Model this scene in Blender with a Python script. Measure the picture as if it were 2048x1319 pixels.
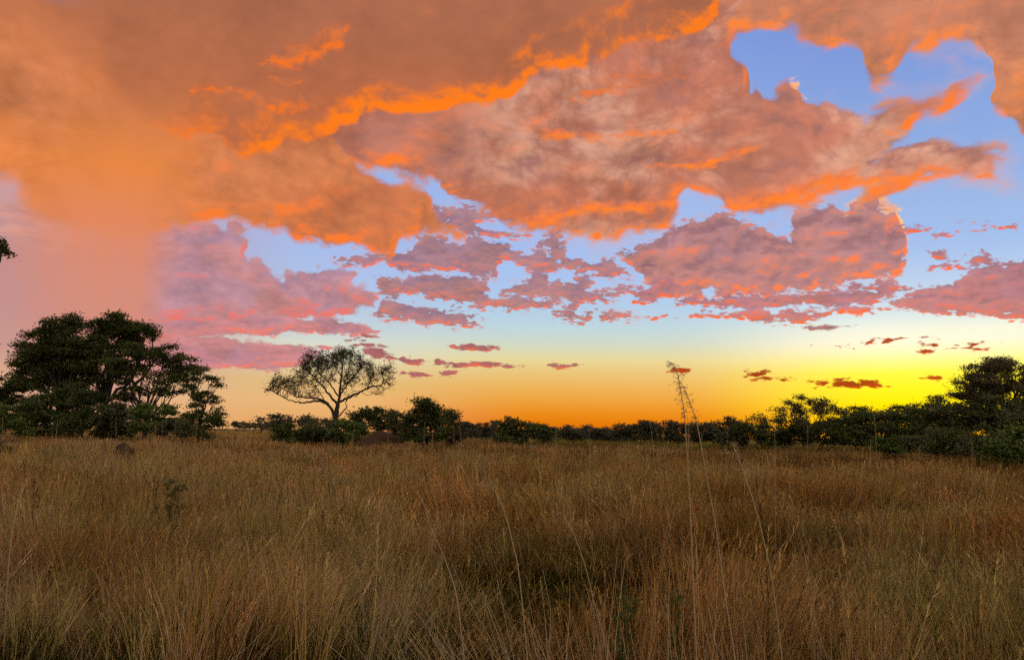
import bpy, math, random
import numpy as np
from mathutils import Vector, Matrix

for o in list(bpy.data.objects):
    bpy.data.objects.remove(o)
scene = bpy.context.scene
C = scene.collection
random.seed(7)
RNG = np.random.default_rng(7)

# ----------------------------------------------------------------- camera
EYE = 2.0                       # eye height, metres; the grass stands about 1 m
FPX, PW, PH = 1547.0, 2048.0, 1319.0
HORIZON, SLOPE = 866.3, 0.0178  # height of the horizon in mid-photograph and its slant (the phone was held a degree askew)
PITCH = math.atan((HORIZON - PH / 2) / FPX)
ROLL = math.atan(SLOPE)
cam = bpy.data.cameras.new('camera')
cam.sensor_width = 36.0
cam.lens = 36.0 * FPX / PW
cam.clip_start = 0.05
cam.clip_end = 20000.0
camo = bpy.data.objects.new('camera', cam)
C.objects.link(camo)
camo.location = (0, 0, EYE)
camo.rotation_euler = (Matrix.Rotation(math.radians(90) + PITCH, 3, 'X') @ Matrix.Rotation(ROLL, 3, 'Z')).to_euler()
scene.camera = camo

def ray(px, py):
    """direction in the world of a point measured on the photograph"""
    x = (px - PW / 2) / FPX
    z = -(py - PH / 2) / FPX
    x, z = x * math.cos(ROLL) - z * math.sin(ROLL), z * math.cos(ROLL) + x * math.sin(ROLL)
    c, s = math.cos(PITCH), math.sin(PITCH)
    return Vector((x, c - z * s, s + z * c))

def at(px, py, d):
    """the point a distance d ahead (along +Y) seen at that spot of the photograph"""
    r = ray(px, py)
    return Vector((0, 0, EYE)) + r * (d / r.y)

def hor(px):
    return HORIZON + (px - PW / 2) * SLOPE

def azel(px, py):
    r = ray(px, py).normalized()
    return math.degrees(math.atan2(r.x, r.y)), math.degrees(math.asin(r.z))

def lin(c):
    return tuple(((v / 255.0) / 12.92 if v / 255.0 <= 0.04045 else ((v / 255.0 + 0.055) / 1.055) ** 2.4) for v in c)

# ----------------------------------------------------------------- world: dusk sky with lit clouds
SUN_AZ, SUN_EL = 25.4, 1.0
world = bpy.data.worlds.new('World')
scene.world = world
world.use_nodes = True
nt = world.node_tree
nt.nodes.clear()
LK = nt.links.new

class S:
    """a float socket one can calculate with"""
    def __init__(s, sock): s.k = sock
    def __add__(s, o): return m('ADD', s, o)
    def __radd__(s, o): return m('ADD', o, s)
    def __sub__(s, o): return m('SUBTRACT', s, o)
    def __rsub__(s, o): return m('SUBTRACT', o, s)
    def __mul__(s, o): return m('MULTIPLY', s, o)
    def __rmul__(s, o): return m('MULTIPLY', o, s)
    def __truediv__(s, o): return m('DIVIDE', s, o)

def plug(sock, v):
    if isinstance(v, S): LK(v.k, sock)
    else: sock.default_value = v

def m(op, *a, clamp=False):
    n = nt.nodes.new('ShaderNodeMath'); n.operation = op; n.use_clamp = clamp
    for i, v in enumerate(a): plug(n.inputs[i], v)
    return S(n.outputs[0])

def mn(a, b): return m('MINIMUM', a, b)
def mx(a, b): return m('MAXIMUM', a, b)
def smax(a, b, k=0.25): return m('SMOOTH_MAX', a, b, k)

def step(v, a, b, lo=0.0, hi=1.0):
    """smoothstep from a to b"""
    n = nt.nodes.new('ShaderNodeMapRange'); n.interpolation_type = 'SMOOTHSTEP'
    if a > b: a, b, lo, hi = b, a, hi, lo
    plug(n.inputs[0], v)
    for i, q in ((1, a), (2, b), (3, lo), (4, hi)): n.inputs[i].default_value = q
    return S(n.outputs[0])

def mixc(f, a, b):
    n = nt.nodes.new('ShaderNodeMix'); n.data_type = 'RGBA'; n.clamp_factor = True
    plug(n.inputs[0], f)
    for i, v in ((6, a), (7, b)):
        if isinstance(v, tuple): n.inputs[i].default_value = (*v, 1)
        else: LK(v, n.inputs[i])
    return n.outputs[2]

def comb(x, y, z):
    n = nt.nodes.new('ShaderNodeCombineXYZ')
    for i, v in enumerate((x, y, z)): plug(n.inputs[i], v)
    return n.outputs[0]

def noise(vec, scale, detail, rough=0.55, dist=0.0):
    n = nt.nodes.new('ShaderNodeTexNoise'); n.noise_dimensions = '3D'
    LK(vec, n.inputs['Vector'])
    n.inputs['Scale'].default_value = scale; n.inputs['Detail'].default_value = detail
    n.inputs['Roughness'].default_value = rough; n.inputs['Distortion'].default_value = dist
    return n

def ramp(v, pts):
    n = nt.nodes.new('ShaderNodeValToRGB')
    plug(n.inputs[0], v)
    el = n.color_ramp.elements
    while len(el) > 1: el.remove(el[0])
    for i, (p, c) in enumerate(pts):
        e = el[0] if i == 0 else el.new(p)
        e.position = p; e.color = (*lin(c), 1)
    return n.outputs[0]

tc = nt.nodes.new('ShaderNodeTexCoord')
sep = nt.nodes.new('ShaderNodeSeparateXYZ')
LK(tc.outputs['Generated'], sep.inputs[0])
DX, DY, DZ = (S(sep.outputs[i]) for i in range(3))
AZ = m('ARCTAN2', DX, DY) * (180 / math.pi)
EL = m('ARCSINE', DZ) * (180 / math.pi)

# clear sky: three columns of colour by height, blended round the horizon from the sun outwards
def col(pts, x):
    out = []
    for y, c in pts:
        out.append((max(0.0, min(1.0, (azel(x, y)[1] + 2) / 50.0)), c))
    out.sort(key=lambda t: t[0])
    return out
ET = m('ADD', EL, 2.0) * (1 / 50.0)
c_mid = ramp(ET, col([(870, (222, 112, 4)), (845, (230, 124, 8)), (825, (234, 140, 28)), (800, (235, 161, 60)), (770, (234, 180, 92)),
    (740, (230, 198, 126)), (720, (229, 212, 150)), (700, (214, 215, 180)), (680, (200, 215, 203)), (650, (184, 212, 224)),
    (615, (174, 204, 232)), (560, (165, 195, 238)), (480, (160, 188, 238)), (330, (150, 180, 232)), (100, (124, 154, 220)), (-300, (96, 124, 196))], 1100))
c_sun = ramp(ET, col([(870, (255, 180, 0)), (835, (255, 212, 0)), (805, (255, 236, 6)), (775, (255, 244, 34)), (745, (255, 247, 70)), (722, (255, 248, 146)),
    (702, (254, 249, 194)), (682, (249, 248, 220)), (660, (238, 244, 224)), (635, (214, 232, 232)), (600, (188, 214, 236)),
    (500, (156, 190, 236)), (350, (141, 175, 228)), (100, (122, 152, 218)), (-300, (96, 124, 196))], 1750))
c_left = ramp(ET, col([(870, (222, 150, 84)), (840, (230, 168, 100)), (800, (233, 182, 120)), (760, (226, 188, 126)), (735, (226, 200, 152)), (705, (224, 217, 190)),
    (680, (214, 218, 204)), (650, (196, 210, 218)), (600, (178, 198, 226)), (500, (166, 188, 234)), (330, (150, 178, 230)), (100, (124, 152, 216)), (-300, (96, 122, 190))], 560))
a1, a2, a3, a4 = azel(620, 800)[0], azel(1080, 800)[0], azel(1330, 800)[0], azel(1800, 800)[0]
sky = mixc(step(AZ, a1, a2), c_left, c_mid)
glow = mn(step(AZ, a3, a4), step(AZ, 44, 70, 1.0, 0.0))
sky = mixc(glow, sky, c_sun)
# the unseen side away from the sun: pale mauve, brightened to light the field
sky = mixc(step(m('ABSOLUTE', AZ), 60, 130), sky, lin((216, 212, 226)))

# two families of cloud noise, each taken at the spot and a little towards the sun
def family(x, y, sc, stretch, seed, warp, dw, dd, de, fine=0.42):
    v = comb(x * (1.0 / stretch), y, seed)
    w = noise(v, sc * 0.55, dw, 0.58)
    ws = nt.nodes.new('ShaderNodeSeparateColor'); LK(w.outputs['Color'], ws.inputs[0])
    xw = x + (S(ws.outputs[0]) - 0.5) * (warp * 3.6)
    yw = y + (S(ws.outputs[1]) - 0.5) * (warp * 2.4)
    d = noise(v, sc * 1.5, dd, 0.62)
    # heaped, cauliflower-like bulges
    vo = nt.nodes.new('ShaderNodeTexVoronoi'); vo.voronoi_dimensions = '2D'; vo.feature = 'F1'; vo.normalize = True
    LK(comb(xw * (1.0 / stretch), yw, 0.0), vo.inputs['Vector'])
    vo.inputs['Scale'].default_value = sc * 3.6; vo.inputs['Detail'].default_value = de; vo.inputs['Roughness'].default_value = 0.55; vo.inputs['Lacunarity'].default_value = 2.4
    bil = 0.33 - S(vo.outputs['Distance'])
    return xw, yw, (S(d.outputs['Fac']) - 0.5) * 3.0 + bil * (fine * 3.2), S(ws.outputs[2]) - 0.5, (S(noise(v, sc * 1.25, 2.0, 0.5).outputs['Fac']) - 0.5) * 2.6 + bil * (fine * 0.9)

def two(sc, stretch, seed, warp, off, *det):
    return family(AZ, EL, sc, stretch, seed, warp, *det), family(AZ + off[0], EL + off[1], sc, stretch, seed, warp, *det)

BIG = two(0.22, 1.5, 3.1, 2.0, (0.45, -0.75), 3.5, 4.5, 2.2, 0.8)
MID = two(0.55, 1.8, 11.7, 1.0, (0.2, -0.5), 3, 4, 1.6, 0.7)
LOW = two(0.95, 2.4, 23.3, 0.5, (0.1, -0.27), 2.5, 3.5, 1.2, 0.6)

def curve(t, pts):
    n = nt.nodes.new('ShaderNodeFloatCurve')
    plug(n.inputs['Value'], t)
    c = n.mapping.curves[0]
    n.mapping.use_clip = False
    while len(c.points) > 2: c.points.remove(c.points[0])
    c.points[0].location = pts[0]; c.points[1].location = pts[-1]
    for p in pts[1:-1]: c.points.new(*p)
    for p in c.points: p.handle_type = 'AUTO_CLAMPED'
    n.mapping.update()
    return S(n.outputs[0])

def band(x, y, hi, lo):
    """how far inside (degrees) a cloud whose upper and lower outlines are the two polylines"""
    H = [azel(*p) for p in hi]; L = [azel(*p) for p in lo]
    H.sort(); L.sort()
    x0, x1 = min(H[0][0], L[0][0]), max(H[-1][0], L[-1][0])
    ys = [p[1] for p in H + L]
    y0, y1 = min(ys), max(ys)
    E, W = max(y1 - y0, 0.02), x1 - x0
    t = m('MULTIPLY_ADD', x, 1 / W, -x0 / W)
    yn = m('MULTIPLY_ADD', y, 1 / E, -y0 / E)
    h = curve(t, [((p[0] - x0) / W, (p[1] - y0) / E) for p in H]) - yn
    l = yn - curve(t, [((p[0] - x0) / W, (p[1] - y0) / E) for p in L])
    return mn(mn(h, l) * E, mn(t, 1.0 - t) * (W * 0.6))

def blob(x, y, cx, cy, rx, ry):
    """a small flat cloud, inside distance in degrees"""
    a, e = azel(cx, cy)
    a2, e2 = azel(cx + rx, cy - ry)
    ra, re = max(a2 - a, 0.02), max(e2 - e, 0.02)
    u = m('MULTIPLY_ADD', x, 1 / ra, -a / ra)
    v = m('MULTIPLY_ADD', y, 1 / re, -e / re)
    return (1.0 - m('SQRT', u * u + v * v)) * re

class group:
    """build the nodes of one cloud layer's outline in a tree of their own (twice used, once built)"""
    def __init__(s): s.t = bpy.data.node_groups.new('cloud_outline', 'ShaderNodeTree')
    def __enter__(s):
        global nt, LK
        s.old = nt
        t = s.t
        for q in ('x', 'y'): t.interface.new_socket(q, in_out='INPUT', socket_type='NodeSocketFloat')
        t.interface.new_socket('d', in_out='OUTPUT', socket_type='NodeSocketFloat')
        nt = t; LK = t.links.new
        gi = t.nodes.new('NodeGroupInput'); s.go = t.nodes.new('NodeGroupOutput')
        s.x, s.y = S(gi.outputs[0]), S(gi.outputs[1])
        return s
    def __exit__(s, *a):
        global nt, LK
        nt = s.old; LK = nt.links.new
    def use(s, x, y):
        n = nt.nodes.new('ShaderNodeGroup'); n.node_tree = s.t
        plug(n.inputs[0], x); plug(n.inputs[1], y)
        return S(n.outputs[0])

def layer(under, fam, bands, blobs=(), amp=1.0, soft=0.15, deep=1.5, inner=0.5, pre=0.35,
          body=(0, 0, 0), body2=None, shade=None, lit=(1, 1, 1), gain=2.0, lo=0.06, mask=None, k=0.3, litmask=None, off=0.0, dscale=None, top=None, mottle=0.30, veil=0.0):
    with group() as g:
        d = None
        for b in bands:
            q = band(g.x, g.y, *b); d = q if d is None else smax(d, q, k)
        for b in blobs:
            q = blob(g.x, g.y, *b); d = q if d is None else mx(d, q)
        LK(d.k, g.go.inputs[0])
    hs = []
    for (x, y, n, w, q) in fam:
        d = g.use(x, y) + n * amp + off
        if dscale is not None: d = d * dscale
        q1 = q if not hs else q1
        hs.append((d, m('SQRT', m('MULTIPLY_ADD', d, 1 / (deep + pre), pre / (deep + pre), clamp=True)) + q * inner, n, w))
    (d, h, n, w), (d2, h2, n2, w2) = hs
    if veil: under = mixc(step(d, -veil, 0.1) * step(w * 1.5 + q1 * 0.5, -0.25, 0.35, 0.0, 0.5), under, lin((214, 168, 164)))
    a = step(d, -soft, soft * 1.5)
    if mask is not None: a = a * mask
    c = body
    if body2 is not None: c = mixc(step(w * 1.6 + n * 0.12, -0.16, 0.2), c, body2)
    if shade is not None: c = mixc(step(h2 - h, 0.0, 0.5), c, shade)
    if top is not None: c = mixc(step(h2 - h, 0.1, 0.45) * step(d, 0.5, 0.0), c, top)
    sc_ = nt.nodes.new('ShaderNodeVectorMath'); sc_.operation = 'SCALE'
    if isinstance(c, tuple): sc_.inputs[0].default_value = c
    else: LK(c, sc_.inputs[0])
    plug(sc_.inputs['Scale'], 1.0 + q1 * mottle + n * (mottle * 0.35))
    c = sc_.outputs[0]
    g = step(h - h2, lo, lo + 1.0 / gain) * step(w * 2.0 + n * 0.35, -0.42, 0.12, 0.3, 1.0)
    if litmask is not None: g = g * litmask
    g0 = step(h - h2, 0.0, 0.5) * 0.26
    if litmask is not None: g0 = g0 * litmask
    c = mixc(mx(g, g0), c, lit)
    return mixc(a, under, c)

def px_az(px): return azel(px, 600)[0]
def px_el(py, px=1024): return azel(px, py)[1]

# dusty pink air and far rain over the whole left side
pink = ramp(ET, col([(860, (232, 178, 118)), (760, (222, 176, 142)), (700, (196, 148, 142)), (620, (192, 138, 138)), (520, (194, 138, 130)),
                     (440, (196, 150, 150)), (380, (200, 160, 168)), (200, (150, 150, 200))], 150))
sky = mixc(step(AZ, px_az(640), px_az(200)) * step(AZ, -75, -45) * step(EL, px_el(290, 100), px_el(370, 100)) * 0.95, sky, pink)

sky = layer(sky, LOW, [], [(70, 428, 70, 16), (20, 452, 60, 12), (110, 476, 70, 14), (150, 440, 50, 10)], amp=0.5, soft=0.3, deep=0.8, inner=0.5, body=lin((202, 150, 146)), lit=lin((214, 150, 136)), gain=1.5)

# far bank of cloud at the lower left
sky = layer(sky, MID, [
    ([(150, 420), (325, 428), (376, 436), (444, 444), (475, 455), (496, 476), (502, 509), (530, 517), (554, 548), (578, 531), (632, 541), (684, 541), (700, 545), (710, 570), (721, 574), (748, 586), (764, 603)],
     [(200, 640), (330, 650), (450, 655), (564, 634), (650, 632), (700, 630), (745, 622), (764, 606)]),
    ], amp=0.5, soft=0.16, deep=1.3, inner=0.6, body=lin((192, 133, 134)), body2=lin((184, 136, 148)), shade=lin((178, 136, 156)), lit=lin((232, 118, 108)), gain=2.2, lo=0.12,
    mask=step(AZ, px_az(190), px_az(310)))
sky = layer(sky, LOW, [
    ([(200, 640), (330, 640), (450, 640), (560, 632), (600, 640), (650, 634), (690, 636), (740, 648), (767, 660)],
     [(200, 695), (330, 690), (440, 672), (520, 676), (600, 666), (700, 664), (767, 663)]),
    ([(250, 690), (330, 680), (450, 678), (500, 690), (600, 695), (645, 703)],
     [(250, 745), (330, 744), (380, 742), (440, 740), (520, 738), (600, 728), (645, 707)]),
    ([(640, 695), (700, 694), (735, 698), (760, 700)], [(640, 697), (700, 697), (735, 700), (760, 701)]),
    ], amp=0.30, soft=0.1, deep=0.8, inner=0.6, body=lin((184, 130, 142)), body2=lin((196, 130, 132)), lit=lin((240, 122, 104)), gain=2.0, lo=0.10,
    mask=step(AZ, px_az(190), px_az(310)))

# thin far clouds low over the horizon: mauve at the left, burnt red near the sun
tiny_l = [(835, 747, 50, 2.6), (897, 744, 16, 3.5), (715, 677, 20, 2.6), (755, 671, 18, 1.6), (735, 693, 28, 2.2), (800, 720, 42, 4.0), (755, 709, 26, 6), (940, 690, 42, 6.0), (925, 692, 22, 4), (968, 688, 22, 2.5),
          (920, 731, 26, 6.5), (968, 727, 46, 5.0), (1003, 731, 26, 3.5), (880, 725, 11, 4), (1124, 730, 22, 3.8), (1105, 727, 16, 2)]
sky = layer(sky, LOW, [], tiny_l, amp=0.22, soft=0.05, deep=0.22, inner=0.3, body=lin((160, 96, 100)), lit=lin((226, 106, 80)), gain=1.8, lo=0.10)
tiny_r = [(1358, 741, 26, 4.5), (1520, 751, 17, 4), (1543, 745, 20, 3), (1550, 748, 10, 2), (1536, 760, 20, 3), (1562, 761, 8, 2), (1598, 760, 12, 2.6), (1645, 765, 10, 2.4), (1664, 760, 12, 2.2),
          (1712, 770, 56, 7), (1735, 768, 24, 8), (1690, 773, 32, 5), (1733, 685, 24, 4.0), (1775, 682, 26, 1.8), (1890, 692, 36, 3.4), (1910, 699, 30, 3.6), (1855, 704, 12, 3), (1960, 700, 16, 3.4), (1890, 758, 26, 5)]
sky = layer(sky, LOW, [], tiny_r, amp=0.22, soft=0.05, deep=0.22, inner=0.3, body=lin((150, 30, 14)), lit=lin((214, 66, 14)), gain=1.6, lo=0.14)

# broken pink clouds in the middle distance
sky = layer(sky, LOW, [
    ([(765, 511), (783, 504), (817, 500), (827, 487), (858, 475), (899, 487), (919, 490), (943, 473), (977, 483), (1008, 487), (1040, 500)],
     [(765, 520), (779, 535), (824, 545), (885, 541), (947, 552), (988, 555), (1008, 525), (1040, 512)]),
    ([(930, 462), (943, 456), (990, 460), (1050, 471)], [(930, 466), (943, 468), (990, 474), (1050, 473)]),
    ([(850, 436), (872, 415), (890, 420), (916, 418), (974, 432)], [(850, 437), (870, 442), (902, 453), (930, 460), (974, 437)]),
    ([(1037, 512), (1060, 506), (1087, 504), (1107, 524), (1135, 511), (1186, 528), (1210, 514), (1241, 535), (1260, 548)],
     [(1037, 525), (1073, 540), (1159, 541), (1207, 549), (1260, 553)]),
    ([(745, 565), (810, 562), (858, 548), (919, 552), (974, 569), (984, 596)], [(745, 568), (783, 592), (851, 592), (892, 605), (984, 613)]),
    ([(975, 606), (1018, 591), (1042, 601), (1073, 603), (1124, 606), (1162, 613)], [(975, 612), (1056, 622), (1083, 615), (1162, 620)]),
    ([(1010, 580), (1056, 562), (1066, 548), (1083, 547), (1104, 569), (1118, 558), (1131, 572), (1159, 565), (1183, 583), (1212, 603)],
     [(1010, 584), (1046, 594), (1125, 598), (1159, 605), (1212, 607)]),
    ([(760, 622), (783, 603), (813, 610), (885, 624), (933, 639), (970, 648)], [(760, 632), (817, 642), (865, 649), (933, 650), (970, 651)]),
    ], [(1230, 588, 34, 7), (1148, 630, 36, 7), (1130, 626, 22, 5), (1211, 633, 14, 6), (1245, 632, 16, 5), (1170, 564, 14, 6), (730, 520, 24, 6), (1110, 480, 22, 14), (1115, 500, 14, 14)],
    amp=0.66, soft=0.11, deep=0.9, inner=0.5, shade=lin((150, 116, 140)), veil=0.45, body=lin((174, 124, 124)), body2=lin((158, 120, 134)), lit=lin((246, 116, 86)), gain=1.7, lo=0.12, k=0.1, off=0.06)

# sunlit fringes standing out behind the heaps
sky = layer(sky, MID, [], [(1745, 404, 34, 16), (1785, 416, 22, 14), (1800, 445, 9, 30), (1700, 446, 12, 20), (1800, 475, 8, 12), (1602, 182, 16, 16), (1640, 20, 70, 34), (1620, 45, 20, 24), (1780, 4, 60, 8)],
    amp=0.4, soft=0.16, deep=0.4, inner=0.5, body=lin((244, 170, 124)), lit=lin((253, 198, 124)), gain=2.0, lo=0.0)

# heaped clouds at the right and the long bank beside them
sky = layer(sky, MID, [
    ([(1244, 504), (1275, 497), (1348, 448), (1401, 441), (1437, 426), (1462, 432), (1490, 451), (1526, 451), (1569, 473), (1583, 462), (1597, 433), (1626, 412), (1665, 405), (1687, 423), (1697, 436), (1708, 412), (1740, 408), (1776, 416), (1797, 419), (1801, 448), (1812, 490)],
     [(1244, 522), (1300, 560), (1348, 588), (1419, 592), (1455, 588), (1562, 592), (1597, 582), (1687, 568), (1758, 562), (1790, 545), (1812, 498)]),
    ], amp=0.75, soft=0.16, deep=1.7, inner=0.9, veil=0.7, body=lin((186, 126, 122)), body2=lin((168, 122, 130)), shade=lin((158, 112, 122)), lit=lin((250, 122, 70)), gain=1.8, lo=0.2)
sky = layer(sky, LOW, [
    ([(1351, 594), (1401, 590), (1455, 583), (1562, 590), (1669, 583), (1719, 580), (1765, 594)], [(1351, 619), (1398, 612), (1455, 613), (1548, 618), (1669, 616), (1740, 616), (1765, 608)]),
    ([(1401, 630), (1548, 622), (1619, 619), (1669, 616), (1730, 621)], [(1401, 633), (1490, 642), (1590, 644), (1633, 633), (1730, 625)]),
    ([(1710, 572), (1760, 567), (1810, 572)], [(1710, 582), (1760, 588), (1810, 588)]),
    ([(1765, 604), (1826, 583), (1883, 569), (1918, 555), (1972, 533), (2018, 523), (2060, 512), (2150, 500), (2260, 540)], [(1765, 608), (1811, 615), (1865, 626), (1936, 629), (2048, 635), (2150, 640), (2260, 600)]),
    ([(1870, 533), (1900, 520), (1960, 510), (1990, 512)], [(1870, 538), (1900, 537), (1960, 528), (1990, 516)]),
    ], [(1965, 461, 24, 5), (1876, 511, 12, 9), (1290, 590, 26, 10), (1320, 575, 30, 12), (1750, 621, 40, 2), (1835, 575, 24, 6), (1830, 458, 26, 6)],
    amp=0.55, soft=0.10, deep=0.9, inner=0.6, shade=lin((152, 112, 130)), body=lin((182, 118, 122)), body2=lin((168, 116, 130)), lit=lin((252, 102, 38)), gain=1.7, lo=0.08)
sky = layer(sky, LOW, [], [(1648, 650, 44, 5), (1630, 651, 24, 4)], amp=0.16, soft=0.05, deep=0.3, inner=0.3, body=lin((140, 110, 122)), lit=lin((214, 110, 96)), gain=2.0)

# the great central mass
warm = step(AZ, px_az(1150), px_az(1700))
E_body = mixc(warm, lin((180, 108, 84)), lin((192, 119, 98)))
E_hi = [(560, 200), (760, 120), (1000, 20), (1300, -60), (1440, -30), (1480, 40), (1500, 92), (1516, 127), (1527, 160), (1524, 194), (1560, 192), (1587, 172), (1611, 164), (1622, 188), (1634, 212), (1690, 212), (1741, 228), (1793, 192), (1861, 190), (1895, 165), (1920, 172)]
E_lo = [(560, 300), (700, 318), (748, 328), (800, 345), (865, 356), (880, 380), (919, 403), (977, 424), (1056, 441), (1110, 453), (1207, 476), (1275, 458), (1325, 448), (1350, 432), (1366, 408), (1390, 392), (1433, 397), (1455, 420), (1522, 434), (1560, 421), (1598, 407), (1612, 393), (1656, 369), (1700, 345), (1748, 294), (1796, 263), (1840, 233), (1868, 222), (1920, 178)]
sky = layer(sky, BIG, [
    (E_hi, E_lo),
    ([(1330, -100), (1460, -160), (1650, -160)], [(1330, 110), (1420, 90), (1500, 66), (1540, 46), (1600, 22), (1650, -20)]),
    ([(1700, 345), (1748, 294), (1820, 277), (1895, 291), (1958, 301)], [(1700, 376), (1711, 402), (1734, 400), (1786, 380), (1840, 360), (1895, 369), (1958, 372)]),
    ], amp=0.62, soft=0.26, deep=2.6, inner=0.8, mottle=0.36, veil=1.3, body=E_body, body2=mixc(step(AZ, px_az(850), px_az(1080)), lin((182, 114, 94)), lin((210, 154, 130))), shade=lin((172, 114, 104)), lit=lin((252, 124, 44)), gain=1.9, lo=0.22, k=0.15)

sky = layer(sky, MID, [
    ([(1040, 440), (1130, 428), (1195, 410), (1240, 408), (1300, 402), (1345, 380)], [(1040, 446), (1140, 444), (1215, 426), (1260, 424), (1300, 418), (1345, 400)]),
    ([(1290, 338), (1360, 326), (1400, 322), (1440, 308), (1510, 296)], [(1290, 344), (1360, 336), (1410, 336), (1450, 320), (1510, 300)]),
    ([(1440, 400), (1500, 392), (1580, 372), (1690, 346)], [(1440, 412), (1500, 418), (1580, 400), (1690, 356)]),
    ([(1700, 360), (1780, 346), (1860, 340), (1920, 330)], [(1700, 376), (1780, 362), (1860, 352), (1920, 336)]),
    ([(1100, 270), (1240, 262), (1320, 258), (1360, 256)], [(1100, 276), (1240, 272), (1320, 268), (1360, 260)]),
    ], [], amp=0.40, soft=0.32, deep=0.8, inner=0.4, body=lin((236, 118, 60)), lit=lin((254, 128, 36)), gain=2.0, lo=0.05)

# the cloud at the upper right
sky = layer(sky, BIG, [
    ([(1480, 20), (1540, -60), (1700, -160), (2048, -260), (2300, -260), (2700, 0)],
     [(1480, 62), (1540, 44), (1600, 40), (1632, 74), (1669, 96), (1707, 86), (1745, 92), (1760, 133), (1789, 146), (1814, 127), (1822, 95), (1861, 103), (1902, 89), (1945, 108), (1958, 150), (1964, 220), (1991, 236), (2018, 274), (2060, 300), (2200, 300), (2700, 200)]),
    ], amp=0.6, soft=0.3, deep=2.4, inner=0.8, veil=1.5, body=lin((190, 122, 94)), body2=lin((222, 134, 80)), shade=lin((184, 114, 92)), lit=lin((252, 132, 56)), gain=1.7, lo=0.2, k=0.2)

# the soft orange mass at the left
leftw = step(AZ, px_az(300), px_az(620))
G_body = mixc(leftw, lin((220, 126, 64)), lin((198, 114, 72)))
sky = layer(sky, BIG, [
    ([(-1500, -200), (-600, -100), (0, -60), (400, 40), (640, 180), (720, 300), (783, 356), (817, 370), (850, 390), (880, 432), (935, 458)],
     [(-1500, 420), (-600, 400), (0, 375), (60, 380), (90, 410), (140, 455), (230, 480), (325, 470), (380, 452), (444, 440), (506, 459), (547, 461), (581, 482), (615, 484), (667, 488), (711, 488), (735, 498), (776, 500), (792, 480), (806, 458), (851, 454), (899, 457), (935, 460)]),
    ], amp=0.6, soft=0.3, deep=2.2, inner=1.0, mottle=0.36, dscale=step(AZ, px_az(-60), px_az(420), 0.3, 1.0), body=G_body, body2=lin((208, 124, 78)), lit=lin((250, 122, 44)), gain=1.9, lo=0.22, k=0.2,
    litmask=step(AZ, px_az(250), px_az(420)))

# the great roof of cloud above with its burning lower edge
F_body = mixc(step(AZ, px_az(100), px_az(900)), lin((186, 108, 68)), lin((188, 102, 62)))
F_body = mixc(step(EL, px_el(330), px_el(20)), F_body, lin((170, 103, 74)))
sky = layer(sky, BIG, [
    ([(-1500, -500), (0, -500), (700, -900), (1000, -900), (1300, -500), (1420, -150), (1455, 0)],
     [(-1500, 100), (-600, 60), (0, 30), (150, 130), (300, 236), (410, 262), (479, 306), (600, 290), (690, 270), (724, 250), (765, 236), (850, 222), (919, 214), (960, 203), (1000, 188), (1040, 166), (1085, 145), (1142, 130), (1180, 110), (1227, 99), (1268, 80), (1357, 66), (1416, 48), (1455, 6)]),
    ], amp=0.42, soft=0.2, deep=2.0, inner=0.25, mottle=0.16, body=F_body, lit=lin((255, 124, 8)), gain=2.0, lo=0.05, k=0.2,
    litmask=step(AZ, px_az(250), px_az(520)), dscale=step(AZ, px_az(150), px_az(420), 0.07, 1.0))

# burning tatters of cloud under the roof and inside the central mass
sky = layer(sky, MID, [
    ([(525, 112), (560, 100), (600, 78), (640, 66), (690, 58)], [(525, 125), (560, 125), (605, 126), (640, 100), (670, 92), (690, 66)]),
    ([(515, 208), (550, 200), (598, 192)], [(515, 222), (560, 222), (598, 212)]),
    ([(300, 240), (360, 226), (400, 216), (428, 216)], [(300, 246), (345, 276), (400, 256), (428, 246)]),
    ([(380, 190), (420, 182), (500, 186)], [(380, 205), (420, 204), (500, 196)]),
    ], [(558, 160, 26, 6), (1200, 185, 34, 8), (1255, 155, 36, 6)], amp=0.42, soft=0.34, deep=0.8, inner=0.4, body=lin((206, 110, 60)), lit=lin((246, 116, 28)), gain=2.0, lo=0.05, mask=step(EL, 0, 1, 0.9, 0.9))

# rain falling from it in a lit shaft
rain_c = ramp(ET, col([(760, (206, 150, 130)), (650, (212, 140, 122)), (540, (216, 138, 114)), (440, (226, 134, 92)), (330, (232, 134, 64)), (200, (208, 122, 70)), (60, (180, 106, 76))], 240))
edge = AZ + S(noise(comb(AZ * 0.0, EL * 0.35, 5.0), 1.0, 3.0).outputs['Fac']) * 0.5
streak = S(noise(comb(AZ * 1.1, EL * 0.04, 9.0), 1.0, 4.0, 0.5).outputs['Fac'])
ra = step(edge, px_az(-40), px_az(180)) * step(edge, px_az(372), px_az(270)) * step(EL, px_el(200, 240), px_el(420, 240))
ra2 = step(AZ, px_az(20), px_az(220)) * step(AZ, px_az(420), px_az(250)) * step(EL, px_el(500, 240), px_el(360, 240)) * step(EL, px_el(120, 240), px_el(300, 240))
sky = mixc(mx(ra, ra2) * (streak * 0.4 + 0.72), sky, rain_c)

# clouds go on round the rest of the sky, brightened behind to light the land
gen = noise(comb(DX / (DZ + 0.25), DY / (DZ + 0.25), 4.0), 1.3, 6.0, 0.55)
ga = step(S(gen.outputs['Fac']), 0.46, 0.62) * mx(step(m('ABSOLUTE', AZ), 44, 60), step(EL, 36, 48)) * step(EL, 3, 16)
sky = mixc(ga * 0.8, sky, mixc(step(m('ABSOLUTE', AZ), 50, 110), lin((184, 124, 104)), lin((226, 200, 194))))

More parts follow.
